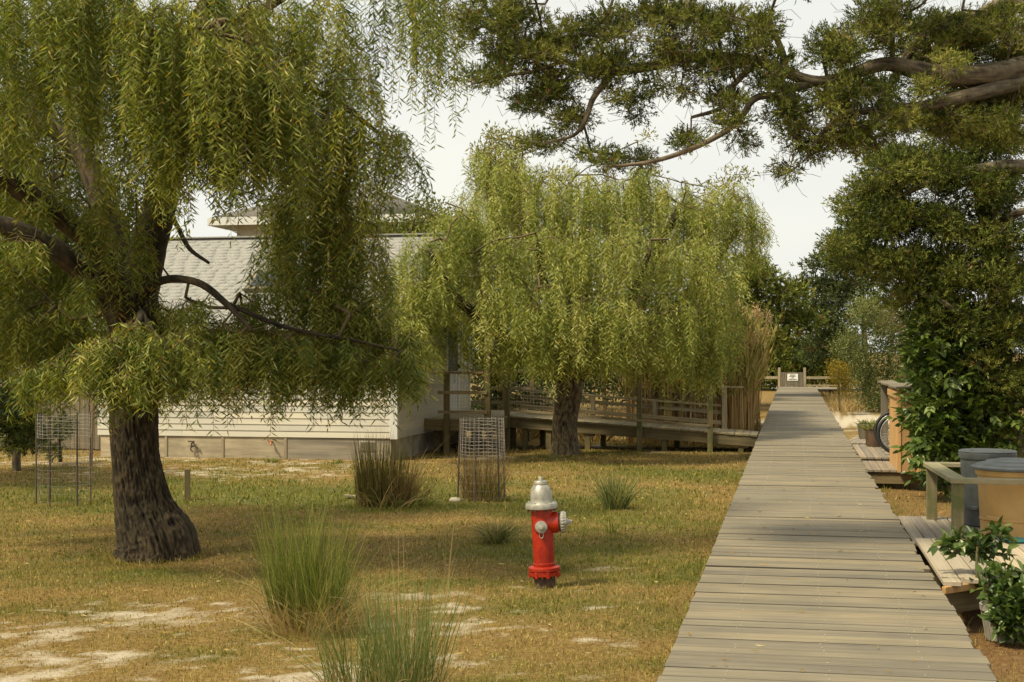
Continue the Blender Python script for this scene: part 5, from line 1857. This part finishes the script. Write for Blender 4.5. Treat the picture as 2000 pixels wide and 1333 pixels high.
OV_LOBES = lob(10.8, .7,
    (925, 40, 40, 50, 16), (940, 150, 40, 15, 9), (990, 30, 60, 50, 30), (1000, 110, 60, 45, 30), (1075, 80, 60, 50, 34), (1080, 170, 55, 35, 26), (1030, 205, 40, 18, 9), (1120, 235, 40, 22, 12), (1075, 280, 40, 14, 8), (1150, 300, 30, 12, 4),
    (1180, 50, 60, 40, 28), (1190, 130, 65, 32, 30), (1220, 190, 45, 15, 8), (1250, 215, 20, 20, 3), (1290, 30, 60, 40, 28), (1310, 105, 55, 40, 26), (1270, 165, 25, 20, 5), (1390, 40, 60, 45, 32), (1400, 125, 55, 35, 24), (1340, 170, 25, 20, 5), (1415, 195, 45, 20, 12),
    (1420, 235, 40, 14, 9), (1330, 275, 40, 12, 7), (1225, 310, 50, 10, 9), (1180, 318, 25, 12, 5), (1450, 275, 14, 20, 4), (1480, 70, 50, 50, 28), (1520, 150, 45, 45, 22), (1545, 225, 45, 45, 24), (1575, 290, 32, 20, 8), (1535, 330, 20, 10, 4),
    (1640, 100, 50, 50, 26), (1640, 190, 60, 45, 28), (1660, 260, 50, 45, 26), (1730, 50, 70, 50, 34), (1760, 230, 60, 30, 22), (1720, 170, 40, 30, 12), (1850, 60, 70, 40, 30, .5), (1880, 105, 60, 30, 22, 1.0), (1965, 110, 50, 35, 22, 1.0), (1800, 110, 40, 30, 14, .9), (1900, 190, 70, 30, 24, .9), (1990, 190, 50, 40, 20, .9), (1810, 170, 30, 16, 7, -.3), (1850, 120, 30, 10, 6, -.4), (1950, 60, 60, 50, 30, .5), (1870, 240, 60, 40, 28, .4), (1960, 240, 50, 40, 26, .4), (2060, 60, 50, 60, 16, .5), (2080, 250, 50, 60, 16, .5),
    (950, -70, 70, 50, 22), (1080, -60, 70, 40, 22), (1220, -60, 80, 40, 24), (1370, -60, 80, 40, 24), (1530, -50, 70, 40, 20), (1700, -60, 80, 40, 24), (1860, -60, 80, 40, 24))
evergreen('near cedar whose long bare limbs reach across the top over the boardwalk', OV_LIMBS, [lo[:6] + (int(lo[6] * (1.3 if lo[0] < 1560 else 1.75)),) for lo in OV_LOBES], .115, 24, .037, .0070, base=gp(2390, 1165), r0=.0028, rmax=.022, group='cedars beside the boardwalk', bare=2600, step=.16, jit=.16, brown=.02, tone0=.52)

# right hand cedar mass
RC_LIMBS = [
    [(1985, 960, 19.0, 26), (1975, 860, 19.0, 22), (1962, 760, 19.0, 19), (1950, 600, 19.0, 17), (1930, 450, 19.0, 15), (1900, 300, 19.0, 11), (1880, 150, 19.0, 7)],
    [(2160, 340, 18.5, 16), (2000, 326, 18.2, 14), (1920, 330, 18.2, 11), (1830, 350, 18.2, 7), (1720, 400, 18.4, 4), (1640, 410, 18.6, 2)],
    [(1945, 560, 19.0, 10), (1880, 540, 18.6, 8), (1790, 510, 18.4, 6), (1700, 480, 18.6, 4), (1620, 470, 18.8, 2)],
    [(1950, 640, 19.0, 9), (1890, 620, 18.2, 7), (1840, 590, 18.0, 5), (1800, 575, 18.2, 3)],
    [(1930, 450, 19.0, 9), (1980, 420, 18.0, 7), (2050, 400, 17.6, 5)]]
RC_SHIFT = lambda rows: [(lo[0] + (28 if lo[0] < 1715 else 0),) + lo[1:] for lo in rows]
RC_LOBES = lob(18.6, .9,
    (1655, 370, 30, 14, 10), (1625, 405, 28, 12, 8), (1690, 385, 40, 30, 18), (1610, 480, 34, 12, 10), (1640, 500, 40, 22, 16), (1680, 450, 45, 28, 20), (1700, 320, 50, 40, 22), (1780, 330, 60, 50, 34), (1860, 330, 60, 50, 34), (1950, 370, 60, 50, 34),
    (1750, 420, 55, 45, 32), (1840, 430, 60, 50, 34), (1940, 460, 60, 50, 34), (1700, 515, 40, 28, 16), (1780, 520, 55, 45, 30), (1870, 530, 60, 50, 34), (1960, 550, 60, 50, 34), (1770, 575, 30, 24, 10), (1830, 610, 55, 45, 28), (1900, 630, 55, 45, 30), (1980, 640, 50, 50, 28),
    (1940, 720, 55, 45, 28), (2000, 760, 40, 50, 20), (2060, 500, 60, 100, 30), (2060, 700, 50, 90, 24), (1870, 250, 60, 40, 20), (1960, 280, 50, 40, 20), (1930, 820, 50, 50, 18, .6), (1990, 870, 40, 50, 16, .6))
evergreen('dense dark cedar filling the right side beyond the bins', RC_LIMBS, [lo[:6] + (int(lo[6] * (1.1 if lo[0] < 1740 else 1.5)),) for lo in RC_SHIFT(RC_LOBES)], .23, 40, .055, .0115, base=gp(1985, 962), r0=.005, rmax=.05, group='cedars beside the boardwalk', bare=700, tone0=.44, jit=.16)

# cedar farther along the right of the walk
evergreen('bluish cedar with ragged layered branches farther along the walk on the right',
          [[(1690, 770, 54, 6), (1688, 650, 54, 5), (1680, 520, 54, 4), (1675, 420, 54, 2)], [(1688, 640, 54, 3), (1630, 600, 54, 2), (1580, 570, 54, 1)], [(1685, 560, 54, 3), (1640, 530, 54, 2), (1590, 520, 54, 1)]],
          lob(54, 1.6, (1600, 520, 25, 10, 8), (1640, 520, 35, 25, 18), (1590, 560, 28, 12, 10), (1640, 570, 40, 25, 20), (1590, 600, 25, 12, 10), (1630, 620, 35, 25, 18), (1610, 660, 30, 22, 14), (1680, 450, 40, 40, 18), (1690, 540, 40, 50, 20), (1650, 680, 40, 25, 14), (1600, 690, 25, 15, 8), (1710, 620, 40, 50, 20)),
          .60, 20, .17, .046, [(0.035, 0.055, 0.018), (0.070, 0.095, 0.030), (0.115, 0.140, 0.05), (0.17, 0.18, 0.07)], r0=.01, group='cedars beside the boardwalk')
evergreen('broad cedar beyond the reeds on the left of the walk',
          [[(1470, 780, 50, 9), (1475, 680, 50, 8), (1480, 600, 50, 6), (1470, 520, 50, 3)], [(1476, 640, 50, 5), (1530, 630, 50, 3), (1585, 625, 50, 2)], [(1478, 600, 50, 4), (1520, 580, 50, 3), (1560, 565, 50, 2)]],
          lob(50, 1.6, (1465, 520, 25, 15, 10), (1490, 545, 35, 22, 18), (1530, 575, 35, 18, 16), (1555, 568, 14, 10, 5), (1450, 570, 40, 40, 20), (1500, 610, 45, 25, 20), (1550, 625, 40, 12, 14), (1578, 630, 16, 8, 5), (1470, 660, 50, 30, 24), (1420, 620, 40, 50, 20), (1530, 660, 30, 18, 12), (1440, 720, 40, 40, 16)),
          .55, 20, .16, .046, CED_PAL, r0=.01, group='cedars beside the boardwalk', tone0=.55)
for i, (lb, px, py, D, rx, ry) in enumerate((('dark low cedar behind the gate at the end of the walk', 1560, 690, 68, 45, 30), ('dark cedar behind the end railing right of the gate', 1625, 680, 70, 40, 42), ('dark cedar left of the gate beyond the reeds', 1480, 700, 70, 50, 30))):
    evergreen(lb, [[(px, 775, D, 8), (px + 2, 740, D, 7), (px, 690, D, 5), (px - 2, 650, D, 3)]],
              lob(D, 1.8, (px, py, rx, ry, 46), (px - rx * .5, py + 12, rx * .5, ry * .6, 16), (px + rx * .5, py + 8, rx * .5, ry * .6, 16), (px, py + 22, rx, 12, 20), (px, py + 44, rx, 14, 26)),
              .65, 16, .2, .06, CED_PAL, r0=.014, group='cedars beyond the gate', tone0=.36)


def bushy(label, base, stems, lobes, rad, nl, L, W, pal, name='shrub', cat='shrub', r0=.004, group=None, mat='leaf', droop=0.0, rmax=.03, six=False, trunk=None, step=.2):
    t = thing(name, label, cat, base, group)
    tubes, nodes, par = limb_nodes(stems)
    for i, (P, R) in enumerate(tubes):
        V, Fs, h = tube(P, R, 12, .08, 6.0)
        G().add(V, Fs, h).build('trunk' if (i == 0 and cat == 'tree') else 'stem', M['twig'], t, smooth=True)
    C, idx = lobes_pts(lobes)
    P, Pn, w, tip = grow(nodes, par, C, step, .03, .1)
    g = G()
    twigs(g, P, Pn, w, r0, .4, rmax, 3, len(nodes))
    g.build('branches', M['twig'], t, kind='stuff')
    N = len(C)
    ci = np.repeat(np.arange(N), nl)
    off = rvec(N * nl) * (rng.random(N * nl) ** .45)[:, None] * rad
    Pl = C[ci] + off
    d = unit(off / rad + rng.normal(0, .6, (N * nl, 3)) + np.array([0, 0, .25 - droop]))
    V, f = (leaf6 if six else leaf4)(Pl, d, L * rng.uniform(.6, 1.2, N * nl), W * rng.uniform(.7, 1.2, N * nl))
    tone = np.clip(.45 + .15 * rng.normal(size=N)[ci] + .2 * rng.normal(size=N * nl), 0, 1)
    c = grad(tone, pal)
    G().add(V, f, np.repeat(c, 6 if six else 4, 0)).build('foliage', M[mat], t, kind='stuff')
    return t


SILV = [(0.04, 0.06, 0.015), (0.085, 0.115, 0.030), (0.15, 0.18, 0.055), (0.24, 0.26, 0.10), (0.36, 0.36, 0.17)]
bushy('tall silvery green bayberry shrub on the right of the walk', gp(1700, 795),
      [[(1700, 800, 46, 5), (1695, 720, 46, 4), (1690, 650, 46, 3)], [(1715, 800, 46, 5), (1735, 720, 46, 4), (1745, 640, 46, 2)]],
      lob(45, 1.2, (1680, 610, 30, 30, 20), (1670, 680, 40, 35, 34), (1690, 740, 45, 40, 38), (1730, 640, 40, 45, 34), (1740, 720, 45, 50, 40), (1720, 780, 40, 22, 20), (1700, 590, 30, 25, 14), (1780, 650, 40, 60, 30), (1790, 740, 40, 50, 24)),
      .36, 75, .085, .040, SILV, r0=.006)
bushy('reddish tipped loose shrub between the silvery shrub and the cedar', gp(1775, 850),
      [[(1775, 850, 34, 5), (1770, 760, 34, 4), (1760, 660, 34, 3)]],
      lob(34, .9, (1745, 640, 35, 40, 16), (1775, 700, 40, 50, 22), (1780, 620, 40, 40, 16), (1790, 780, 40, 50, 18)),
      .32, 34, .075, .03, [(0.05, 0.05, 0.014), (0.10, 0.10, 0.03), (0.18, 0.14, 0.05), (0.26, 0.15, 0.07)], r0=.005)
bushy('yellow goldenrod bush at the foot of the silvery shrub', gp(1640, 800),
      [[(1640, 802, 43, 2), (1638, 750, 43, 2), (1636, 715, 43, 1)]],
      lob(43, .5, (1632, 722, 12, 18, 10), (1645, 730, 14, 22, 14), (1650, 752, 16, 16, 12), (1625, 735, 8, 8, 4)),
      .24, 60, .07, .032, [(0.10, 0.09, 0.01), (0.22, 0.17, 0.015), (0.42, 0.29, 0.02)], r0=.006)

# dry grass patch on the right of the far walk
g = G()
for k in range(60):
    c = gp(rng.uniform(1615, 1690), rng.uniform(772, 806))
    if c[0] < 1.1:
        continue
    blades(g, (c[0], c[1], 0), 34, .5, .42, STRAW + [(0.30, 0.17, 0.07)] + GREEN_T[2:3], (.1, .6), .4, .018)
g.build('dry_grass', M['blade'], kind='stuff')

# reeds behind the ramp
REED_N = 300
rd = G()
rl = G()
rp_ = G()
n = 1700
x = rng.uniform(-3.4, -.82, n)
y = rng.uniform(29.3, 37.5, n)
Hh = rng.uniform(1.9, 2.75, n) * np.where(x < -2.6, .85, 1)
ln = rng.normal(0, .055, (n, 2))
P0 = np.stack([x, y, 0 * x], -1)
P1 = P0 + np.stack([ln[:, 0] * Hh * .5, ln[:, 1] * Hh * .5, Hh * .55], -1)
P2 = P0 + np.stack([ln[:, 0] * Hh * 1.4, ln[:, 1] * Hh * 1.4, Hh], -1)
cs = grad(rng.random(n), [(0.28, 0.17, 0.06), (0.48, 0.33, 0.13), (0.64, 0.48, 0.22)])
V, f = segs(np.vstack([P0, P1]), np.vstack([P1, P2]), .010, .007, 3)
rd.add(V, f, np.vstack([cs, cs]).repeat(6, 0))
re_ = thing('reed_bed', 'bed of tall tan reeds with pale plumes beside the boardwalk beyond the ramp', 'reeds', (-2.2, 32, 0))
rd.build('reed_stems', M['blade'], re_, kind='stuff')
k = np.repeat(np.arange(n), 11)
u = rng.uniform(.45, 1.0, len(k))
Pl = P0[k] * (1 - u)[:, None] + P2[k] * u[:, None]
aa = rng.uniform(0, 2 * PI, len(k))
d = np.stack([np.cos(aa), np.sin(aa), rng.uniform(.9, 3.0, len(k))], -1)
V, f = leaf4(Pl, d, rng.uniform(.25, .55, len(k)), .045, .15, .03)
cl = grad(np.clip(rng.beta(2, 2, len(k)) + (u - .7) * -.6, 0, 1), [(0.09, 0.11, 0.022), (0.18, 0.19, 0.045), (0.36, 0.29, 0.10), (0.54, 0.42, 0.19)])
rl.add(V, f, cl.repeat(4, 0))
rl.build('reed_leaves', M['blade'], re_, kind='stuff')
k = rng.choice(n, 230, replace=False)
kk = np.repeat(k, 60)
u = rng.random(len(kk))
Pl = P2[kk] + np.stack([rng.normal(0, .045, len(kk)), rng.normal(0, .045, len(kk)), u * .36 - .05], -1)
d = np.stack([rng.normal(.4, .5, len(kk)), rng.normal(0, .5, len(kk)), rng.uniform(-.2, 1, len(kk))], -1)
V, f = leaf4(Pl, d, .13 * (1.2 - u), .026, .1, .1)
rp_.add(V, f, grad(rng.random(len(kk)), [(0.30, 0.18, 0.09), (0.46, 0.31, 0.18), (0.62, 0.48, 0.32)]).repeat(4, 0))
rp_.build('reed_plumes', M['blade'], re_, kind='stuff')
# dry undergrowth behind the ramp
ug = G()
for k in range(110):
    c = at(rng.uniform(985, 1420), 850, rng.uniform(30.5, 35))
    blades(ug, (c[0], c[1], 0), 22, .45, rng.uniform(.7, 1.3), BROWN + STRAW[:2], (.1, .9), .5, .016)
ug.build('undergrowth', M['blade'], kind='stuff')

# shrubs and trees behind house, deck and willow
DKG = [(0.014, 0.026, 0.007), (0.030, 0.050, 0.012), (0.055, 0.078, 0.018), (0.09, 0.11, 0.03)]
MIDG = [(0.05, 0.07, 0.012), (0.10, 0.125, 0.02), (0.17, 0.18, 0.034), (0.25, 0.235, 0.06)]
LTG = [(0.10, 0.12, 0.016), (0.18, 0.19, 0.028), (0.27, 0.25, 0.045), (0.36, 0.31, 0.08)]
bushy('dark green shrub behind the deck railing', gp(955, 850), [[(955, 850, 33, 6), (955, 780, 33, 4), (955, 720, 33, 3)]],
      lob(33.5, .8, (940, 700, 45, 50, 30), (990, 720, 45, 50, 30), (955, 780, 50, 50, 34), (1030, 740, 45, 50, 26), (1040, 800, 45, 40, 20)), .32, 40, .11, .06, DKG, r0=.006)
bushy('dark tangled shrub behind the middle of the ramp', gp(1190, 845), [[(1190, 845, 36, 6), (1180, 780, 36, 4), (1185, 700, 36, 3)]],
      lob(36.5, 1.2, (1120, 740, 60, 50, 30), (1220, 740, 70, 50, 34), (1310, 740, 60, 60, 30), (1180, 690, 90, 40, 30), (1330, 680, 60, 50, 24)), .4, 36, .12, .06, DKG, r0=.007)
bushy('round light green tree showing above the house roof', at(770, 700, 42), [[(770, 720, 42, 8), (770, 600, 42, 7), (770, 500, 42, 5), (772, 430, 42, 3)]],
      lob(42, 1.3, (735, 455, 35, 18, 16), (790, 455, 45, 22, 22), (845, 440, 40, 34, 28), (770, 475, 60, 24, 26), (830, 412, 22, 16, 10), (870, 480, 40, 40, 20), (760, 540, 60, 60, 30)), .5, 40, .14, .06, MIDG, 'leafy_tree', 'tree', r0=.008)
bushy('feathery yellow green tree topping the round willow', at(980, 700, 33), [[(985, 760, 33, 7), (985, 600, 33, 6), (985, 450, 33, 5), (985, 330, 33, 3)], [(985, 420, 33, 4), (940, 330, 33, 2), (935, 290, 33, 1)], [(985, 400, 33, 4), (1020, 310, 33, 2), (1010, 265, 33, 1)]],
      lob(33, .8, (975, 270, 30, 14, 14), (1020, 280, 26, 20, 12), (945, 300, 22, 14, 9), (980, 310, 45, 24, 22), (1000, 350, 60, 30, 24), (940, 350, 30, 24, 12), (1275, 345, 25, 10, 5), (1265, 268, 10, 4, 2), (1100, 345, 40, 20, 10), (1440, 345, 30, 10, 5), (1400, 365, 40, 16, 8)), .24, 30, .12, .035, LTG, 'leafy_tree', 'tree', r0=.005)
LB = [('large dark tree beyond the fence at the left edge', 60, 33, 150, DKG), ('dark tree behind the house left corner', 215, 36, 95, DKG)]
for lb, px, D, rx, pal in LB:
    bushy(lb, at(px, 0, D) * [1, 1, 0], [[(px, 865, D, 16), (px + 5, 750, D, 14), (px - 5, 620, D, 11), (px, 450, D, 8)]],
          lob(D, 2.0, (px, 560, rx, 60, 60), (px - rx * .5, 640, rx * .7, 60, 50), (px + rx * .4, 660, rx * .7, 60, 50), (px, 740, rx, 50, 60), (px, 470, rx * .7, 60, 40), (px, 800, rx, 40, 40)),
          .55, 46, .17, .075, pal, 'leafy_tree', 'tree', r0=.012)
bushy('tall pale green tree far left behind the big willow', at(-60, 0, 44) * [1, 1, 0], [[(-60, 820, 44, 12), (-60, 600, 44, 10), (-60, 380, 44, 6)]],
      lob(44, 2.5, (-60, 400, 120, 90, 60), (-120, 520, 120, 80, 50), (10, 500, 100, 80, 50), (-60, 620, 150, 70, 60)), .7, 40, .2, .09, MIDG, 'leafy_tree', 'tree', r0=.014)
bushy('long distant thicket behind the willow and the ramp', at(1250, 0, 46) * [1, 1, 0], [[(1250, 800, 46, 7), (1250, 700, 46, 6), (1250, 640, 46, 4)]],
      lob(46, 2, (1000, 640, 90, 80, 60), (1150, 620, 100, 80, 70), (1300, 640, 100, 80, 70), (1400, 660, 60, 80, 40), (1080, 720, 120, 50, 50), (1300, 730, 120, 50, 50), (900, 620, 60, 90, 40)), .7, 40, .2, .09, DKG, 'thicket', 'thicket', r0=.012)
bushy('dark leafy tree crowding in from the left edge by the fence', at(-230, 0, 20.5) * [1, 1, 0], [[(-230, 960, 20.5, 22), (-225, 780, 20.5, 19), (-235, 560, 20.5, 15), (-230, 380, 20.5, 9)]],
      lob(20.5, 1.6, (-140, 560, 130, 90, 50), (-200, 420, 140, 90, 50), (-70, 690, 75, 60, 34), (-220, 680, 130, 90, 40), (-260, 280, 130, 90, 40), (-30, 770, 50, 30, 16), (-340, 500, 120, 120, 30)), .42, 46, .13, .06, DKG, 'leafy_tree', 'tree', r0=.008)
evergreen('small dark juniper with forked stem by the left fence',
          [[(32, 925, 23.2, 9), (32, 890, 23.2, 8), (40, 850, 23.2, 5), (50, 800, 23.2, 3)], [(32, 895, 23.2, 6), (15, 850, 23.2, 4), (5, 800, 23.2, 2)]],
          lob(23.2, .5, (30, 830, 45, 30, 30), (5, 800, 30, 30, 16), (60, 850, 22, 25, 12), (30, 870, 30, 16, 10), (45, 790, 30, 25, 14)), .24, 12, .09, .02, CED_PAL, 'juniper', 'shrub', r0=.006, tone0=.25, base=gp(32, 920))
evergreen('thin dark evergreen branches beside the fence behind the cage',
          [[(118, 903, 24.4, 4), (116, 860, 24.4, 3), (112, 800, 24.4, 2)]], lob(24.4, .3, (105, 850, 22, 16, 12), (120, 830, 20, 20, 12), (100, 885, 16, 10, 6)), .16, 10, .08, .018, CED_PAL, 'juniper', 'shrub', r0=.004, tone0=.3, base=gp(118, 903))
piece_ = piece('tree_stake', (.05, .05, 1.9), (at(180, 870, 24.0)[0], at(180, 870, 24.0)[1], .9), M['red_post'], None, (0, .03, 0))
piece_['label'] = 'thin leaning wooden pole between the fence and the white house'
piece_['category'] = 'pole'


# ------------------------------------------------------------------ broad leaved shrub with separate leaves
def leaf_mesh(name, L, W, pal, compound, seed):
    g = G()
    if compound:
        for k in range(3):
            for s in ((-1, 1) if k < 2 else (0,)):
                p = np.array([[0, L * (.35 + .3 * k), 0]])
                d = np.array([[s * .8, .75 if s else 1.0, -.08]])
                V, f = leaf6(p, d, L * .52, W, .2, .9)
                g.add(V, f, grad(rng.random(1), pal).repeat(6, 0))
        g.add(*segs(np.array([[0, 0, 0]]), np.array([[0, L * .95, 0]]), .0018, .0012, 3), grad(np.array([.8]), pal)[0])
    else:
        V, f = leaf6(np.zeros((1, 3)), np.array([[0, 1.0, 0]]), L, W, .2, .9)
        g.add(V, f, grad(rng.random(1), pal).repeat(6, 0))
    o = g.build(name, M['glossy_leaf'], None, origin=(0, 0, 0))
    me = o.data
    bpy.data.objects.remove(o)
    return me


def leaf_objects(t, C, D, meshes, name, scale):
    o0 = Vector(t['_o'])
    for i in range(len(C)):
        o = bpy.data.objects.new(name, meshes[i % len(meshes)])
        COL.objects.link(o)
        o.parent = t
        o.location = Vector(C[i]) - o0
        q = Vector(D[i]).to_track_quat('Y', 'Z')
        o.rotation_euler = (q @ Euler((0, rng.normal(0, .5), 0)).to_quaternion()).to_euler()
        s = scale * float(rng.uniform(.7, 1.2))
        o.scale = (s, s, s)


SHG = [(0.035, 0.065, 0.011), (0.070, 0.120, 0.020), (0.120, 0.180, 0.032), (0.190, 0.240, 0.060)]
bs = thing('broadleaf_shrub', 'large glossy green shrub with compound leaves hiding the cedar shelter', 'shrub', gp(1850, 965))
BS_ST = [[(1850, 968, 19.2, 5), (1840, 880, 19.0, 4), (1830, 760, 18.8, 3), (1830, 640, 18.8, 2)], [(1870, 968, 19.2, 5), (1890, 860, 19, 4), (1910, 740, 18.8, 3)], [(1850, 968, 19.2, 4), (1830, 880, 18.6, 3), (1810, 780, 18.4, 2)], [(1890, 968, 19.2, 4), (1940, 880, 18.8, 3), (1970, 780, 18.8, 2)]]
tubes, nodes, par = limb_nodes(BS_ST)
for P, R in tubes:
    V, Fs, h = tube(P, R, 8, .04)
    G().add(V, Fs, h).build('stem', M['twig'], bs, smooth=True)
C, idx = lobes_pts(lob(18.5, .55, (1820, 660, 36, 45, 26), (1850, 610, 45, 36, 24), (1808, 725, 30, 45, 28), (1850, 720, 45, 50, 36), (1818, 800, 28, 45, 32), (1870, 800, 45, 50, 38), (1824, 870, 28, 40, 32), (1880, 870, 45, 40, 34), (1832, 925, 24, 18, 14), (1900, 700, 50, 60, 30), (1920, 800, 45, 50, 26), (1910, 870, 40, 30, 18), (1880, 640, 50, 40, 22), (1975, 830, 30, 60, 14)))
P, Pn, w, tip = grow(nodes, par, C, .2, .03, .1)
g = G()
twigs(g, P, Pn, w, .004, .4, .02, 4, len(nodes))
g.build('branches', M['twig'], bs, kind='stuff')
N = len(C)
nl = 4
ci = np.repeat(np.arange(N), nl)
off = rvec(N * nl) * (rng.random(N * nl) ** .5)[:, None] * .17
Pl = C[ci] + off
d = unit(off / .17 + np.array([-.25, -.35, .05]) + rng.normal(0, .35, (N * nl, 3)))
depth = Pl[:, 1] * CT - Pl[:, 0] * ST
order = np.argsort(depth)
meshes = [leaf_mesh('leaf', .21, .058, SHG, True, k) for k in range(8)]
leaf_objects(bs, Pl[order[:290]], d[order[:290]], meshes, 'leaf', 1.0)
g = G()
rest = order[290:]
for k in range(3):
    for s in ((-1, 1) if k < 2 else (0,)):
        dd = d[rest]
        sd = unit(np.cross(dd, np.array([[0, 0, 1.0]]) + rng.normal(0, .3, dd.shape)))
        V, f = leaf6(Pl[rest] + dd * (.07 + .06 * k), dd * (.75 if s else 1) + sd * s * .8, .11 * rng.uniform(.8, 1.2, len(rest)), .056, .2)
        g.add(V, f, grad(np.clip(rng.normal(.45, .22, len(rest)), 0, 1), SHG).repeat(6, 0))
g.build('foliage', M['glossy_leaf'], bs, kind='stuff')

# potted shrub in the lower right corner
pt = pot('potted_plant', 'pale stone pot of leafy green shrub at the right edge of the boardwalk', 1.395, 10.02, 0.0,
         [(0, 0), (.105, 0), (.115, .01), (.148, .20), (.160, .205), (.163, .245), (.150, .248), (.140, .21), (.13, .20), (0, .20)], M['potstone'], 'potted plant')
px0 = at(1955, 1170, 9.8)
c0 = np.array([1.395, 10.02, .2])
g = G()
ribs = np.arange(12) * PI / 6
g.add(*segs(np.stack([1.395 + .118 * np.cos(ribs), 10.02 + .118 * np.sin(ribs), 0 * ribs + .01], -1), np.stack([1.395 + .149 * np.cos(ribs), 10.02 + .149 * np.sin(ribs), 0 * ribs + .20], -1), .006, .006, 4))
g.build('pot_ribs', M['potstone'], pt)
V, f = lathe([(0, .205), (.135, .205)], 24)
G().add(V + [1.395, 10.02, 0], f[:, ::-1]).build('soil', M['soil'], pt)
lobs = [(1880, 1065, 10.0, 45, 22, .12, 14), (1925, 1075, 10.0, 40, 28, .12, 14), (1850, 1060, 10.0, 20, 14, .08, 5), (1950, 1050, 10.0, 24, 18, .1, 7), (1960, 1135, 9.5, 40, 30, .12, 22), (1992, 1160, 9.4, 36, 45, .14, 34), (1975, 1195, 9.36, 26, 30, .08, 26), (2015, 1205, 9.36, 40, 40, .12, 26), (1960, 1175, 9.42, 14, 20, .05, 8), (1925, 1150, 9.8, 22, 18, .08, 6), (2040, 1140, 9.8, 40, 40, .14, 12), (1958, 1212, 9.38, 14, 12, .04, 6), (1985, 1228, 9.34, 24, 10, .06, 8)]
C, idx = lobes_pts(lobs)
nodes = [c0, c0 + [.02, 0, .12], c0 + [.0, 0, .25]]
P, Pn, w, tip = grow(nodes, [-1, 0, 1], C, .08, .02, .08)
g = G()
twigs(g, P, Pn, w, .0022, .4, .012, 5, 1)
g.build('stem', M['twig'], pt, smooth=True)
ci = np.repeat(np.arange(len(C)), 6)
off = rvec(len(ci)) * (rng.random(len(ci)) ** .5)[:, None] * .055
Pl = C[ci] + off
d = unit(off / .055 * .8 + np.array([-.05, -.15, .15]) + rng.normal(0, .35, (len(ci), 3)))
keep = rng.permutation(len(ci))
SHP = [(0.030, 0.056, 0.012), (0.060, 0.105, 0.022), (0.105, 0.160, 0.036), (0.18, 0.22, 0.06)]
meshes = [leaf_mesh('leaf', .098, .046, SHP, False, k) for k in range(10)]
leaf_objects(pt, Pl[keep[:290]], d[keep[:290]], meshes, 'leaf', 1.0)
if len(keep) > 290:
    V, f = leaf6(Pl[keep[290:]], d[keep[290:]], .092 * rng.uniform(.7, 1.2, len(keep) - 290), .044, .2, .4)
    G().add(V, f, grad(np.clip(rng.normal(.45, .22, len(keep) - 290), 0, 1), SHP).repeat(6, 0)).build('foliage', M['glossy_leaf'], pt, kind='stuff')

for o in bpy.data.objects:
    if '_o' in o:
        del o['_o']
